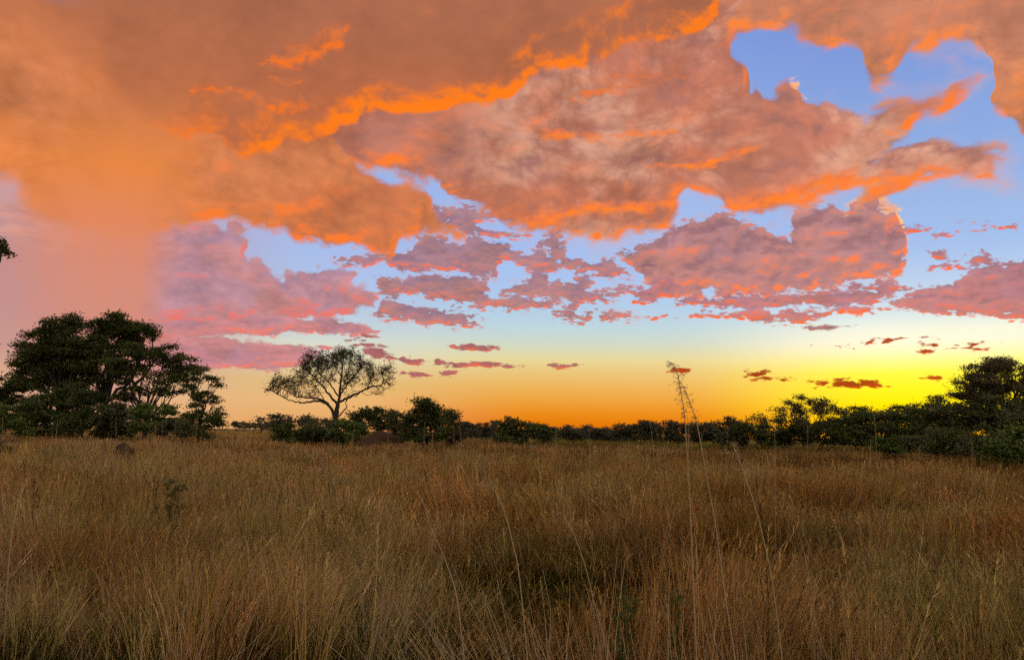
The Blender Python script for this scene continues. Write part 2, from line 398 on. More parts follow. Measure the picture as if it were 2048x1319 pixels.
bg = nt.nodes.new('ShaderNodeBackground'); LK(sky, bg.inputs['Color']); bg.inputs['Strength'].default_value = 1.0
nish = nt.nodes.new('ShaderNodeTexSky'); nish.sky_type = 'NISHITA'; nish.sun_disc = False
nish.sun_elevation = math.radians(SUN_EL); nish.sun_rotation = math.radians(SUN_AZ)
nish.dust_density = 3.0
bg2 = nt.nodes.new('ShaderNodeBackground'); LK(nish.outputs[0], bg2.inputs['Color']); bg2.inputs['Strength'].default_value = 0.01
addw = nt.nodes.new('ShaderNodeAddShader'); LK(bg.outputs[0], addw.inputs[0]); LK(bg2.outputs[0], addw.inputs[1])
wo = nt.nodes.new('ShaderNodeOutputWorld'); LK(addw.outputs[0], wo.inputs['Surface'])
world.cycles.sampling_method = 'NONE'

sun = bpy.data.lights.new('sun', 'SUN')
sun.energy = 0.35; sun.angle = math.radians(1.5); sun.color = (1.0, 0.55, 0.25)
suno = bpy.data.objects.new('sun', sun); C.objects.link(suno)
suno.rotation_euler = (math.radians(90 - SUN_EL), 0, math.radians(180 - SUN_AZ))

vs = scene.view_settings
vs.view_transform = 'Standard'; vs.look = 'None'; vs.exposure = 0.0; vs.gamma = 1.0; vs.use_curve_mapping = False
scene.cycles.use_denoising = False
scene.cycles.use_adaptive_sampling = True
scene.cycles.adaptive_threshold = 0.025
scene.cycles.adaptive_min_samples = 16
scene.cycles.max_bounces = 5
scene.cycles.transparent_max_bounces = 8

# ================================================================= helpers for meshes
def build(name, V, F, mat, parent=None, attr=None, smooth=False):
    """V (n,3) array, F (m,k) array of equal-sided faces; attr = (name, per-vertex values or rgb)"""
    V = np.asarray(V, dtype=np.float32); F = np.asarray(F, dtype=np.int32)
    me = bpy.data.meshes.new(name)
    k = F.shape[1]
    me.vertices.add(len(V)); me.vertices.foreach_set('co', V.ravel())
    me.loops.add(F.size); me.loops.foreach_set('vertex_index', F.ravel())
    me.polygons.add(len(F))
    me.polygons.foreach_set('loop_start', np.arange(0, F.size, k, dtype=np.int32))
    if smooth: me.polygons.foreach_set('use_smooth', np.ones(len(F), dtype=bool))
    me.update(calc_edges=True)
    if attr is not None:
        for nm, val in attr.items():
            val = np.asarray(val, dtype=np.float32)
            if val.ndim == 1:
                a = me.attributes.new(nm, 'FLOAT', 'POINT'); a.data.foreach_set('value', val)
            else:
                a = me.attributes.new(nm, 'FLOAT_VECTOR', 'POINT'); a.data.foreach_set('vector', val.ravel())
    me.materials.append(mat)
    if name is None: return me
    o = bpy.data.objects.new(name, me); C.objects.link(o)
    if parent is not None: o.parent = parent
    return o

def thing(name, label, cat, loc=(0, 0, 0), group=None):
    o = bpy.data.objects.new(name, None); C.objects.link(o)
    o.empty_display_size = 0.3
    o.location = loc
    o['label'] = label; o['category'] = cat
    if group: o['group'] = group
    return o

class Tubes:
    """tapered bent rods gathered into one mesh"""
    def __init__(s, sides=6): s.V = []; s.F = []; s.n = 0; s.k = sides
    def add(s, pts, radii, sides=None):
        k = sides or s.k
        P = np.asarray(pts, dtype=float); n = len(P)
        R = np.interp(np.linspace(0, 1, n), np.linspace(0, 1, len(radii)), radii)
        T = np.gradient(P, axis=0); T /= np.linalg.norm(T, axis=1)[:, None] + 1e-9
        ref = np.array([0.31, 0.92, 0.2])
        A = np.cross(T, ref); A /= np.linalg.norm(A, axis=1)[:, None] + 1e-9
        B = np.cross(T, A)
        th = np.arange(k) * 2 * np.pi / k
        ring = P[:, None, :] + R[:, None, None] * (np.cos(th)[None, :, None] * A[:, None, :] + np.sin(th)[None, :, None] * B[:, None, :])
        s.V.append(ring.reshape(-1, 3))
        i = np.arange(n - 1)[:, None] * k; j = np.arange(k)[None, :]; j2 = (j + 1) % k
        f = np.stack([i + j, i + j2, i + k + j2, i + k + j], axis=-1).reshape(-1, 4) + s.n
        s.F.append(f); s.n += n * k
    def build(s, name, mat, parent, loc=(0, 0, 0)):
        return build(name, np.concatenate(s.V) - np.array(loc), np.concatenate(s.F), mat, parent, smooth=True)

def smooth_path(pts, n=4, wob=0.0):
    """Catmull-Rom through the points, with a little crookedness"""
    P = np.asarray(pts, dtype=float)
    if len(P) < 2: return P
    Q = np.vstack([2 * P[0] - P[1], P, 2 * P[-1] - P[-2]])
    out = []
    for i in range(1, len(Q) - 2):
        for t in np.linspace(0, 1, n, endpoint=False):
            a, b, c, d = Q[i - 1], Q[i], Q[i + 1], Q[i + 2]
            out.append(0.5 * ((2 * b) + (c - a) * t + (2 * a - 5 * b + 4 * c - d) * t ** 2 + (3 * b - a - 3 * c + d) * t ** 3))
    out.append(P[-1]); out = np.array(out)
    if wob:
        L = np.linalg.norm(P[-1] - P[0])
        w = RNG.normal(0, wob * L, out.shape); w[0] = 0; w[-1] = 0
        out = out + w
    return out

def leaf_tris(cent, size, up=0.5, aspect=0.5):
    """one small leaf (a triangle) per centre; up = how much the blades lie flat"""
    n = len(cent)
    nrm = RNG.normal(size=(n, 3)); nrm[:, 2] = nrm[:, 2] * (1 - up) + np.sign(nrm[:, 2] + 1e-6) * up * 1.6
    nrm /= np.linalg.norm(nrm, axis=1)[:, None]
    a = RNG.normal(size=(n, 3)); a -= (a * nrm).sum(1)[:, None] * nrm; a /= np.linalg.norm(a, axis=1)[:, None] + 1e-9
    b = np.cross(nrm, a)
    s = (size * RNG.uniform(0.6, 1.4, n))[:, None]
    V = np.stack([cent + a * s * 0.6, cent - a * s * 0.45 + b * s * aspect, cent - a * s * 0.45 - b * s * aspect], axis=1).reshape(-1, 3)
    F = np.arange(3 * n).reshape(-1, 3)
    return V, F

# ================================================================= materials
def material(name):
    mt = bpy.data.materials.new(name); mt.use_nodes = True
    t = mt.node_tree; t.nodes.clear()
    out = t.nodes.new('ShaderNodeOutputMaterial')
    return mt, t, out

def foliage_mat(name, c1, c2, trans=0.3):
    mt, t, out = material(name)
    at_ = t.nodes.new('ShaderNodeAttribute'); at_.attribute_name = 'tint'
    mix = t.nodes.new('ShaderNodeMix'); mix.data_type = 'RGBA'
    t.links.new(at_.outputs['Fac'], mix.inputs[0])
    mix.inputs[6].default_value = (*c1, 1); mix.inputs[7].default_value = (*c2, 1)
    d = t.nodes.new('ShaderNodeBsdfDiffuse'); tr = t.nodes.new('ShaderNodeBsdfTranslucent'); ms = t.nodes.new('ShaderNodeMixShader')
    t.links.new(mix.outputs[2], d.inputs['Color']); t.links.new(mix.outputs[2], tr.inputs['Color'])
    ms.inputs[0].default_value = trans
    t.links.new(d.outputs[0], ms.inputs[1]); t.links.new(tr.outputs[0], ms.inputs[2]); t.links.new(ms.outputs[0], out.inputs['Surface'])
    return mt

def bark_mat(name, c1, c2, scale=6.0):
    mt, t, out = material(name)
    tc_ = t.nodes.new('ShaderNodeTexCoord')
    nz = t.nodes.new('ShaderNodeTexNoise'); nz.inputs['Scale'].default_value = scale; nz.inputs['Detail'].default_value = 6
    mp = t.nodes.new('ShaderNodeMapping'); mp.inputs['Scale'].default_value = (1, 1, 0.25)
    t.links.new(tc_.outputs['Object'], mp.inputs[0]); t.links.new(mp.outputs[0], nz.inputs['Vector'])
    mix = t.nodes.new('ShaderNodeMix'); mix.data_type = 'RGBA'
    t.links.new(nz.outputs['Fac'], mix.inputs[0]); mix.inputs[6].default_value = (*c1, 1); mix.inputs[7].default_value = (*c2, 1)
    b = t.nodes.new('ShaderNodeBsdfPrincipled'); b.inputs['Roughness'].default_value = 1.0; b.inputs['Specular IOR Level'].default_value = 0.05
    bp = t.nodes.new('ShaderNodeBump'); bp.inputs['Strength'].default_value = 0.6; bp.inputs['Distance'].default_value = 0.03
    t.links.new(nz.outputs['Fac'], bp.inputs['Height']); t.links.new(bp.outputs[0], b.inputs['Normal'])
    t.links.new(mix.outputs[2], b.inputs['Base Color']); t.links.new(b.outputs[0], out.inputs['Surface'])
    return mt

def grass_mat(name, trans=0.35):
    """blade colour is carried by the blade (vector attribute 'hue'); broad patches of the field are redder, greener or paler"""
    mt, t, out = material(name)
    at_ = t.nodes.new('ShaderNodeAttribute'); at_.attribute_name = 'hue'
    geo = t.nodes.new('ShaderNodeNewGeometry')
    flat = t.nodes.new('ShaderNodeVectorMath'); flat.operation = 'MULTIPLY'; flat.inputs[1].default_value = (1, 1, 0)
    t.links.new(geo.outputs['Position'], flat.inputs[0])
    def nz(scale, off, det=2.0):
        a = t.nodes.new('ShaderNodeVectorMath'); a.operation = 'ADD'; a.inputs[1].default_value = (off, off * 0.7, 0)
        t.links.new(flat.outputs[0], a.inputs[0])
        n = t.nodes.new('ShaderNodeTexNoise'); n.inputs['Scale'].default_value = scale; n.inputs['Detail'].default_value = det
        t.links.new(a.outputs[0], n.inputs['Vector'])
        r = t.nodes.new('ShaderNodeMapRange'); r.inputs[1].default_value = 0.36; r.inputs[2].default_value = 0.64
        t.links.new(n.outputs['Fac'], r.inputs[0]); return r.outputs[0]
    def tint(f, col, prev, mx_=1.0):
        mm = t.nodes.new('ShaderNodeMath'); mm.operation = 'MULTIPLY'; mm.inputs[1].default_value = mx_
        t.links.new(f, mm.inputs[0])
        mul = t.nodes.new('ShaderNodeMix'); mul.data_type = 'RGBA'; mul.blend_type = 'MULTIPLY'
        t.links.new(mm.outputs[0], mul.inputs[0]); t.links.new(prev, mul.inputs[6]); mul.inputs[7].default_value = (*col, 1)
        return mul.outputs[2]
    c = at_.outputs['Vector']
    c = tint(nz(0.35, 3.0), (1.0, 0.72, 0.52), c, 0.9)
    c = tint(nz(0.16, 41.0), (0.62, 0.56, 0.50), c, 0.8)
    c = tint(nz(0.55, 17.0, 3.0), (0.55, 0.70, 0.36), c, 0.62)
    oi = t.nodes.new('ShaderNodeObjectInfo')
    rr = t.nodes.new('ShaderNodeMapRange'); rr.inputs[3].default_value = 0.7; rr.inputs[4].default_value = 1.2
    t.links.new(oi.outputs['Random'], rr.inputs[0])
    vm = t.nodes.new('ShaderNodeVectorMath'); vm.operation = 'SCALE'; t.links.new(c, vm.inputs[0]); t.links.new(rr.outputs[0], vm.inputs['Scale'])
    d = t.nodes.new('ShaderNodeBsdfDiffuse'); tr = t.nodes.new('ShaderNodeBsdfTranslucent'); ms = t.nodes.new('ShaderNodeMixShader')
    t.links.new(vm.outputs[0], d.inputs['Color']); t.links.new(vm.outputs[0], tr.inputs['Color']); ms.inputs[0].default_value = trans
    t.links.new(d.outputs[0], ms.inputs[1]); t.links.new(tr.outputs[0], ms.inputs[2]); t.links.new(ms.outputs[0], out.inputs['Surface'])
    return mt

M_LEAF = foliage_mat('leaf_dark_green', (0.070, 0.078, 0.018), (0.13, 0.145, 0.036))
M_LEAF_OLIVE = foliage_mat('leaf_olive', (0.085, 0.080, 0.028), (0.15, 0.138, 0.050))
M_LEAF_PALE = foliage_mat('leaf_light_green', (0.085, 0.112, 0.020), (0.165, 0.205, 0.042))
M_LEAF_BACKLIT = foliage_mat('leaf_thin_backlit', (0.13, 0.105, 0.042), (0.22, 0.175, 0.070), 0.55)  # leaf colour browned and lightened to stand in for sun glow through the crowns
M_BARK = bark_mat('bark', (0.035, 0.026, 0.020), (0.085, 0.062, 0.045))
M_TERMITE = bark_mat('termite_earth', (0.06, 0.032, 0.015), (0.11, 0.062, 0.030), 3.0)
M_LEAF_HAZED = foliage_mat('leaf_far_hazed', (0.10, 0.092, 0.042), (0.16, 0.145, 0.068), 0.4)  # far leaves, colour paled to stand in for haze
M_GRASS = grass_mat('dry_grass')
M_STALK = foliage_mat('dry_stalk', (0.42, 0.27, 0.11), (0.64, 0.47, 0.23), 0.25)

# ================================================================= ground
def ground():
    mt, t, out = material('field_soil')
    tc_ = t.nodes.new('ShaderNodeTexCoord')
    nz = t.nodes.new('ShaderNodeTexNoise'); nz.inputs['Scale'].default_value = 0.8; nz.inputs['Detail'].default_value = 8
    t.links.new(tc_.outputs['Object'], nz.inputs['Vector'])
    r = t.nodes.new('ShaderNodeValToRGB'); t.links.new(nz.outputs['Fac'], r.inputs[0])
    r.color_ramp.elements[0].position = 0.35; r.color_ramp.elements[0].color = (0.13, 0.09, 0.045, 1)
    r.color_ramp.elements[1].position = 0.68; r.color_ramp.elements[1].color = (0.34, 0.25, 0.13, 1)
    b = t.nodes.new('ShaderNodeBsdfDiffuse')
    bp = t.nodes.new('ShaderNodeBump'); bp.inputs['Strength'].default_value = 0.8; bp.inputs['Distance'].default_value = 0.1
    t.links.new(nz.outputs['Fac'], bp.inputs['Height']); t.links.new(bp.outputs[0], b.inputs['Normal'])
    t.links.new(r.outputs[0], b.inputs['Color']); t.links.new(b.outputs[0], out.inputs['Surface'])
    R = [0, 3, 8, 20, 50, 120, 300, 800, 2500, 7000]
    V = [(0, 0, 0)]; F = []
    k = 48
    for r_ in R[1:]:
        for j in range(k): V.append((r_ * math.cos(2 * math.pi * j / k), r_ * math.sin(2 * math.pi * j / k), 0))
    me = bpy.data.meshes.new('ground')
    for j in range(k): F.append((0, 1 + j, 1 + (j + 1) % k))
    for i in range(len(R) - 2):
        a = 1 + i * k; b_ = a + k
        for j in range(k): F.append((a + j, b_ + j, b_ + (j + 1) % k, a + (j + 1) % k))
    me.from_pydata(V, [], F); me.update(); me.materials.append(mt)
    o = bpy.data.objects.new('ground', me); C.objects.link(o); o['kind'] = 'structure'
    o['label'] = 'dry brown soil of the wide grass plain'
ground()

# ================================================================= grass
HUES = {
    'shade_olive': np.array((0.068, 0.060, 0.010)), 'shade_green': np.array((0.045, 0.066, 0.012)), 'shade_brown': np.array((0.075, 0.042, 0.012)),  # undergrowth olive, green and brown, darkened further for the shade low in the grass
    'straw': np.array((0.70, 0.53, 0.17)), 'tan': np.array((0.66, 0.43, 0.15)), 'rust': np.array((0.48, 0.28, 0.075)), 'pink': np.array((0.70, 0.48, 0.23)),
    'olive': np.array((0.28, 0.27, 0.04)), 'green': np.array((0.13, 0.20, 0.035)), 'grey': np.array((0.46, 0.37, 0.18)), 'brown': np.array((0.22, 0.13, 0.04)),
}
def tuft(n, radius, h0, h1, width, palette, lean=0.25, curl=0.25, seg=4, heads=0.0):
    """a bunch of n blades: a mesh to be set out over the field"""
    names = list(palette); w = np.array([palette[q] for q in names], float); w /= w.sum()
    V, F, H = [], [], []
    base = 0
    main = names[RNG.choice(len(names), p=w)]
    for i in range(n):
        r = radius * math.sqrt(random.random()); a = random.uniform(0, 2 * math.pi)
        b = np.array((r * math.cos(a), r * math.sin(a), -0.03))
        h = random.uniform(h0, h1)
        la = a + random.gauss(0, 0.9); lm = abs(random.gauss(0, lean)) + lean * 0.35 * r / max(radius, 1e-3)
        ld = np.array((math.cos(la), math.sin(la), 0))
        cu = random.uniform(0.2, 1.0) * curl
        fa = random.uniform(0, math.pi); side = np.array((math.cos(fa), math.sin(fa), 0))
        hue = HUES[main if random.random() < 0.5 else names[RNG.choice(len(names), p=w)]] * random.choice((0.6, 0.8, 1.0, 1.0, 1.2, 1.45)) * random.uniform(0.9, 1.1)
        wd = width * random.uniform(0.6, 1.3)
        P = []
        for s in range(seg + 1):
            t = s / seg
            p = b + np.array((0, 0, h * t * (1 - 0.18 * cu * t))) + ld * h * (lm * t + cu * t ** 2.4)
            P.append(p)
        for s in range(seg):
            t = s / seg; ww = wd * (1 - t ** 1.6) * 0.5 + 0.0004
            V += [P[s] - side * ww, P[s] + side * ww]; H += [hue, hue]
        V.append(P[-1]); H.append(hue)
        for s in range(seg - 1):
            q = base + 2 * s
            F += [(q, q + 1, q + 3), (q, q + 3, q + 2)]
        q = base + 2 * (seg - 1); F.append((q, q + 1, q + 2))
        base = len(V)
        if random.random() < heads:                       # loose seed head on the upper quarter
            for _ in range(7):
                t = random.uniform(0.72, 1.0); i0 = min(int(t * seg), seg - 1); f = t * seg - i0
                p = P[i0] * (1 - f) + P[i0 + 1] * f
                e = p + (P[i0 + 1] - P[i0]) / np.linalg.norm(P[i0 + 1] - P[i0]) * 0.05 * h + np.array((random.gauss(0, 1), random.gauss(0, 1), 0)) * 0.012 * h
                s2 = side * wd * 0.55
                V += [p - s2, p + s2, e]; H += [hue * 1.1] * 3; F.append((base, base + 1, base + 2)); base += 3
    return np.array(V), np.array(F), np.array(H)

SRC = bpy.data.collections.new('grass_bunches')       # never linked to the scene: only drawn from
def tuft_objects(tag, k, **kw):
    col_ = bpy.data.collections.new(tag)
    for i in range(k):
        V, F, H = tuft(**kw)
        me = build(tag, V, F, M_GRASS, attr={'hue': H})
        C.objects.unlink(me); col_.objects.link(me)
    return col_

def scatter(name, label, col_, P, R, Sx):
    """one object whose geometry nodes set the bunches out on given spots (P), turned (R) and scaled (Sx)"""
    me = bpy.data.meshes.new(name)
    n = len(P)
    me.vertices.add(n); me.vertices.foreach_set('co', P.astype(np.float32).ravel())
    a = me.attributes.new('turn', 'FLOAT_VECTOR', 'POINT'); a.data.foreach_set('vector', R.astype(np.float32).ravel())
    a = me.attributes.new('size', 'FLOAT_VECTOR', 'POINT'); a.data.foreach_set('vector', Sx.astype(np.float32).ravel())
    me.update()
    o = bpy.data.objects.new(name, me); C.objects.link(o)
    o['kind'] = 'stuff'; o['label'] = label; o['category'] = 'grass'
    g = bpy.data.node_groups.new('set_out_grass', 'GeometryNodeTree')
    g.interface.new_socket('Geometry', in_out='INPUT', socket_type='NodeSocketGeometry')
    g.interface.new_socket('Geometry', in_out='OUTPUT', socket_type='NodeSocketGeometry')
    N = g.nodes.new; L = g.links.new
    gi, go = N('NodeGroupInput'), N('NodeGroupOutput')
    ci = N('GeometryNodeCollectionInfo'); ci.inputs['Collection'].default_value = col_
    ci.inputs['Separate Children'].default_value = True; ci.inputs['Reset Children'].default_value = True
    ip = N('GeometryNodeInstanceOnPoints'); ip.inputs['Pick Instance'].default_value = True
    rv = N('FunctionNodeRandomValue'); rv.data_type = 'INT'
    for s in rv.inputs:
        if s.type == 'INT' and s.name == 'Max': s.default_value = 1000
    a1_ = N('GeometryNodeInputNamedAttribute'); a1_.data_type = 'FLOAT_VECTOR'; a1_.inputs['Name'].default_value = 'turn'
    a2_ = N('GeometryNodeInputNamedAttribute'); a2_.data_type = 'FLOAT_VECTOR'; a2_.inputs['Name'].default_value = 'size'
    L(gi.outputs[0], ip.inputs['Points']); L(ci.outputs[0], ip.inputs['Instance'])
    L([s for s in rv.outputs if s.type == 'INT'][0], ip.inputs['Instance Index'])
    L(a1_.outputs['Attribute'], ip.inputs['Rotation']); L(a2_.outputs['Attribute'], ip.inputs['Scale'])
    L(ip.outputs[0], go.inputs[0])
    mod = o.modifiers.new('set_out_grass', 'NODES'); mod.node_group = g
    return o

# swells of taller and shorter grass
HOLLOWS = [(1.3, 9.9, 2.6, 2.7, 0.62), (-1.7, 4.2, 2.5, 1.5, 0.60), (-3.4, 5.0, 1.0, 1.4, 0.45), (0.4, 3.1, 1.0, 0.6, 0.3), (-7.5, 17.0, 2.4, 2.0, 0.35), (5.5, 11.5, 2.2, 1.2, 0.4), (9.0, 17.0, 3.0, 1.6, 0.35)]
_tx = RNG.uniform(-30, 30, 900); _ty = RNG.uniform(0, 50, 900); _th = RNG.uniform(-0.32, 0.32, 900)
_G = RNG.normal(size=(64, 64))
def vnoise(x, y):
    xi = np.floor(x).astype(int); yi = np.floor(y).astype(int); fx = x - xi; fy = y - yi
    fx = fx * fx * (3 - 2 * fx); fy = fy * fy * (3 - 2 * fy)
    g = lambda a, b: _G[a % 64, b % 64]
    return (g(xi, yi) * (1 - fx) + g(xi + 1, yi) * fx) * (1 - fy) + (g(xi, yi + 1) * (1 - fx) + g(xi + 1, yi + 1) * fx) * fy
def tall(x, y):
    h = 0.86 + 0.13 * vnoise(x * 0.25, y * 0.25) + 0.20 * vnoise(x * 0.6 + 9, y * 0.6 + 4) + 0.13 * vnoise(x * 1.4, y * 1.4)
    for cx, cy, rx, ry, dep in HOLLOWS:
        q = ((x - cx) / rx) ** 2 + ((y - cy) / ry) ** 2
        h = h - dep * np.exp(-(q ** 1.8))
    return np.clip(h, 0.24, 1.35)

# tussocks: the grass stands in mounds that fall open to all sides
NT = 1500
_a = RNG.uniform(-0.9, 0.9, NT); _r = np.sqrt(RNG.uniform(2.0 ** 2, 38.0 ** 2, NT))
TX, TY, TR, TT = _r * np.sin(_a), _r * np.cos(_a), RNG.uniform(0.55, 1.25, NT), RNG.uniform(-0.12, 0.22, NT)
def tussock(x, y):
    from mathutils.kdtree import KDTree
    kd = KDTree(NT)
    for i in range(NT): kd.insert((TX[i], TY[i], 0), i)
    kd.balance()
    ix = np.empty(len(x), int)
    for i in range(len(x)): ix[i] = kd.find((x[i], y[i], 0))[1]
    dx, dy = x - TX[ix], y - TY[ix]
    q = np.hypot(dx, dy) / TR[ix]
    return np.exp(-q ** 2 * 1.1), dx / TR[ix], dy / TR[ix], TT[ix]

def hollow(x, y):
    m_ = np.zeros(len(x))
    for cx, cy, rx, ry, dep in HOLLOWS:
        m_ = np.maximum(m_, np.exp(-((((x - cx) / rx) ** 2 + ((y - cy) / ry) ** 2) ** 1.8)) * min(1.0, dep * 1.6))
    return m_

def spots(r0, r1, per_m2, half=math.radians(47)):
    n = int(half * (r1 * r1 - r0 * r0) * per_m2)
    r = np.sqrt(RNG.uniform(r0 * r0, r1 * r1, n)); a = RNG.uniform(-half, half, n)
    return r * np.sin(a), r * np.cos(a)

def lean_euler(lx, ly, spin):
    """Euler angles that spin a bunch about its axis and then lean it over by (lx, ly)"""
    th = np.hypot(lx, ly) + 1e-9; th = np.clip(th, 0, 1.0)
    ax, ay = -ly / (np.hypot(lx, ly) + 1e-9), lx / (np.hypot(lx, ly) + 1e-9)
    c, s = np.cos(th), np.sin(th); cs, ss = np.cos(spin), np.sin(spin)
    # rotation matrix of the lean (Rodrigues) times the spin about z
    L = np.empty((len(lx), 3, 3))
    L[:, 0, 0] = c + ax * ax * (1 - c); L[:, 0, 1] = ax * ay * (1 - c); L[:, 0, 2] = ay * s
    L[:, 1, 0] = ax * ay * (1 - c); L[:, 1, 1] = c + ay * ay * (1 - c); L[:, 1, 2] = -ax * s
    L[:, 2, 0] = -ay * s; L[:, 2, 1] = ax * s; L[:, 2, 2] = c
    Z = np.zeros_like(L); Z[:, 0, 0] = cs; Z[:, 0, 1] = -ss; Z[:, 1, 0] = ss; Z[:, 1, 1] = cs; Z[:, 2, 2] = 1
    Mx = L @ Z
    ey = -np.arcsin(np.clip(Mx[:, 2, 0], -1, 1)); ex = np.arctan2(Mx[:, 2, 1], Mx[:, 2, 2]); ez = np.arctan2(Mx[:, 1, 0], Mx[:, 0, 0])
    return np.stack([ex, ey, ez], axis=1)

def lay(name, label, col_, r0, r1, per_m2, hscale=1.0, wscale=1.0, pick=None, tilt=0.16):
    x, y = spots(r0, r1, per_m2)
    h = tall(x, y)
    ox = oy = np.zeros(len(x))
    if r1 <= 40:
        e, ox, oy, tt = tussock(x, y)
        h = np.clip(h * (0.60 + 0.52 * e + tt * e), 0.2, 1.4)
        ox = np.clip(ox, -1.4, 1.4); oy = np.clip(oy, -1.4, 1.4)
    if pick is not None:
        k = RNG.random(len(x)) < pick(x, y, h); x, y, h, ox, oy = x[k], y[k], h[k], ox[k], oy[k]
    n = len(x)
    # the wind has laid the field over in slow swirls
    wd = 1.2 * vnoise(x * 0.3 + 20, y * 0.3 + 7); wd2 = 0.8 * vnoise(x * 0.33 + 40, y * 0.3 + 31)
    tx = wd * tilt + 0.06 + 0.26 * ox; ty = wd2 * tilt + 0.26 * oy         # lean towards +x, +y
    # XYZ Euler: the spin about the bunch's own axis comes first, then the lean
    spin = RNG.uniform(0, 6.283, n)
    lx, ly = tx + RNG.normal(0, 0.06, n), ty + RNG.normal(0, 0.06, n)
    R = lean_euler(lx, ly, spin)
    s = RNG.uniform(0.85, 1.15, n)
    Sx = np.stack([s * wscale, s * wscale, s * h * hscale], axis=1)
    P = np.stack([x, y, np.zeros(n)], axis=1)
    return scatter(name, label, col_, P, R, Sx)

def tall_p(x, y, h):
    q = np.clip((h - 0.38) / 0.3, 0.03, 1)
    rr = np.hypot(x, y); near = np.clip((rr - np.where(x > 0.6, 3.2, 4.6)) / 4.0, 0.0, 1.0) ** 1.3          # right before the camera the tall straw stands thin
    return q * (0.07 + 0.93 * near) * (1 - 0.95 * hollow(x, y))
low_p = lambda x, y, h: np.clip(1.35 - h, 0.3, 1)
side = lambda x, y: 1 / (1 + np.exp(-(x / (0.35 * y + 1.0)) * 3.2 - 1.3 * vnoise(x * 0.2 + 3, y * 0.2 + 8)))   # 0 at the left of the field, 1 at the right
TILT = 0.30
kw = dict(n=40, radius=0.15, h0=0.6, h1=1.14, width=0.0066, lean=0.09, curl=0.34, seg=5, heads=0.3)
c_near_l = tuft_objects('pale_bunch', 6, palette=dict(straw=2.6, tan=3.5, pink=3.4, rust=1.6, grey=0.3, olive=1.0, green=0.5, brown=1.6), **kw)
c_near_r = tuft_objects('rusty_bunch', 6, palette=dict(straw=1.8, tan=3.5, rust=3.2, grey=0.3, olive=1.2, green=0.5, brown=3.0), **kw)
c_low = tuft_objects('undergrowth_bunch', 6, n=46, radius=0.20, h0=0.25, h1=0.66, width=0.0080, lean=0.26, curl=0.45, seg=4,
                     palette=dict(shade_olive=4, shade_green=2.0, shade_brown=3.4, rust=0.8, olive=1.0, tan=0.12))
lay('tall_grass', 'pale dry straw leaning in the wind at the near left', c_near_l, 2.2, 11, 34, pick=lambda x, y, h: tall_p(x, y, h) * (1 - side(x, y)), tilt=TILT)
lay('tall_grass', 'rust brown straw leaning in the wind at the near right', c_near_r, 2.2, 11, 34, pick=lambda x, y, h: tall_p(x, y, h) * side(x, y), tilt=TILT)
lay('low_grass', 'short olive undergrowth between the bunches of tall grass', c_low, 2.0, 14, 46, pick=low_p)
kw = dict(n=56, radius=0.30, h0=0.6, h1=1.10, width=0.014, lean=0.09, curl=0.3, seg=4, heads=0.3)
c_mid_l = tuft_objects('pale_field_bunch', 6, palette=dict(straw=3, tan=3.5, pink=3, rust=1, grey=1.4, olive=1.0, brown=1.0), **kw)
c_mid_r = tuft_objects('rusty_field_bunch', 6, palette=dict(straw=1.2, tan=3, rust=4.5, grey=0.6, olive=1.2, brown=2.2), **kw)
lay('meadow_grass', 'pale tan grass covering the middle of the field at the left', c_mid_l, 11, 34, 13, pick=lambda x, y, h: 1 - side(x, y), tilt=TILT * 0.8)
lay('meadow_grass', 'red brown grass covering the middle of the field at the right', c_mid_r, 11, 34, 13, pick=lambda x, y, h: side(x, y), tilt=TILT * 0.8)
kw = dict(n=60, radius=0.6, h0=0.6, h1=1.05, width=0.034, lean=0.09, curl=0.16, seg=3, heads=0.2)
c_far_l = tuft_objects('pale_far_bunch', 5, palette=dict(straw=2, tan=4, pink=2.5, rust=2, olive=0.8, brown=1.0), **kw)
c_far_r = tuft_objects('rusty_far_bunch', 5, palette=dict(straw=0.8, tan=3, rust=4, olive=1.2, brown=2.2), **kw)
lay('far_grass', 'tan grass running up to the foot of the grove', c_far_l, 34, 120, 2.8, pick=lambda x, y, h: 1 - side(x, y), tilt=0.15)
lay('far_grass', 'rusty grass running up to the wood at the right', c_far_r, 34, 120, 2.8, pick=lambda x, y, h: side(x, y), tilt=0.15)
c_reed = tuft_objects('reed_bunch', 5, n=60, radius=0.6, h0=0.7, h1=1.1, width=0.04, lean=0.10, curl=0.2, seg=3, palette=dict(olive=5, green=1.5, straw=1.0, tan=1))
lay('reed_bed', 'strip of olive reeds edging the field before the wood', c_reed, 84, 108, 2.2, hscale=1.25, pick=lambda x, y, h: 1 / (1 + np.exp(-(x - 2) / 3.0)), tilt=0.15)
c_edge = tuft_objects('distant_bunch', 5, n=60, radius=2.0, h0=0.6, h1=1.0, width=0.10, lean=0.12, curl=0.1, seg=2,
                      palette=dict(straw=2, tan=4, rust=1.6, olive=1.2))
lay('distant_grass', 'pale band of grass far out on the plain', c_edge, 118, 520, 0.16)

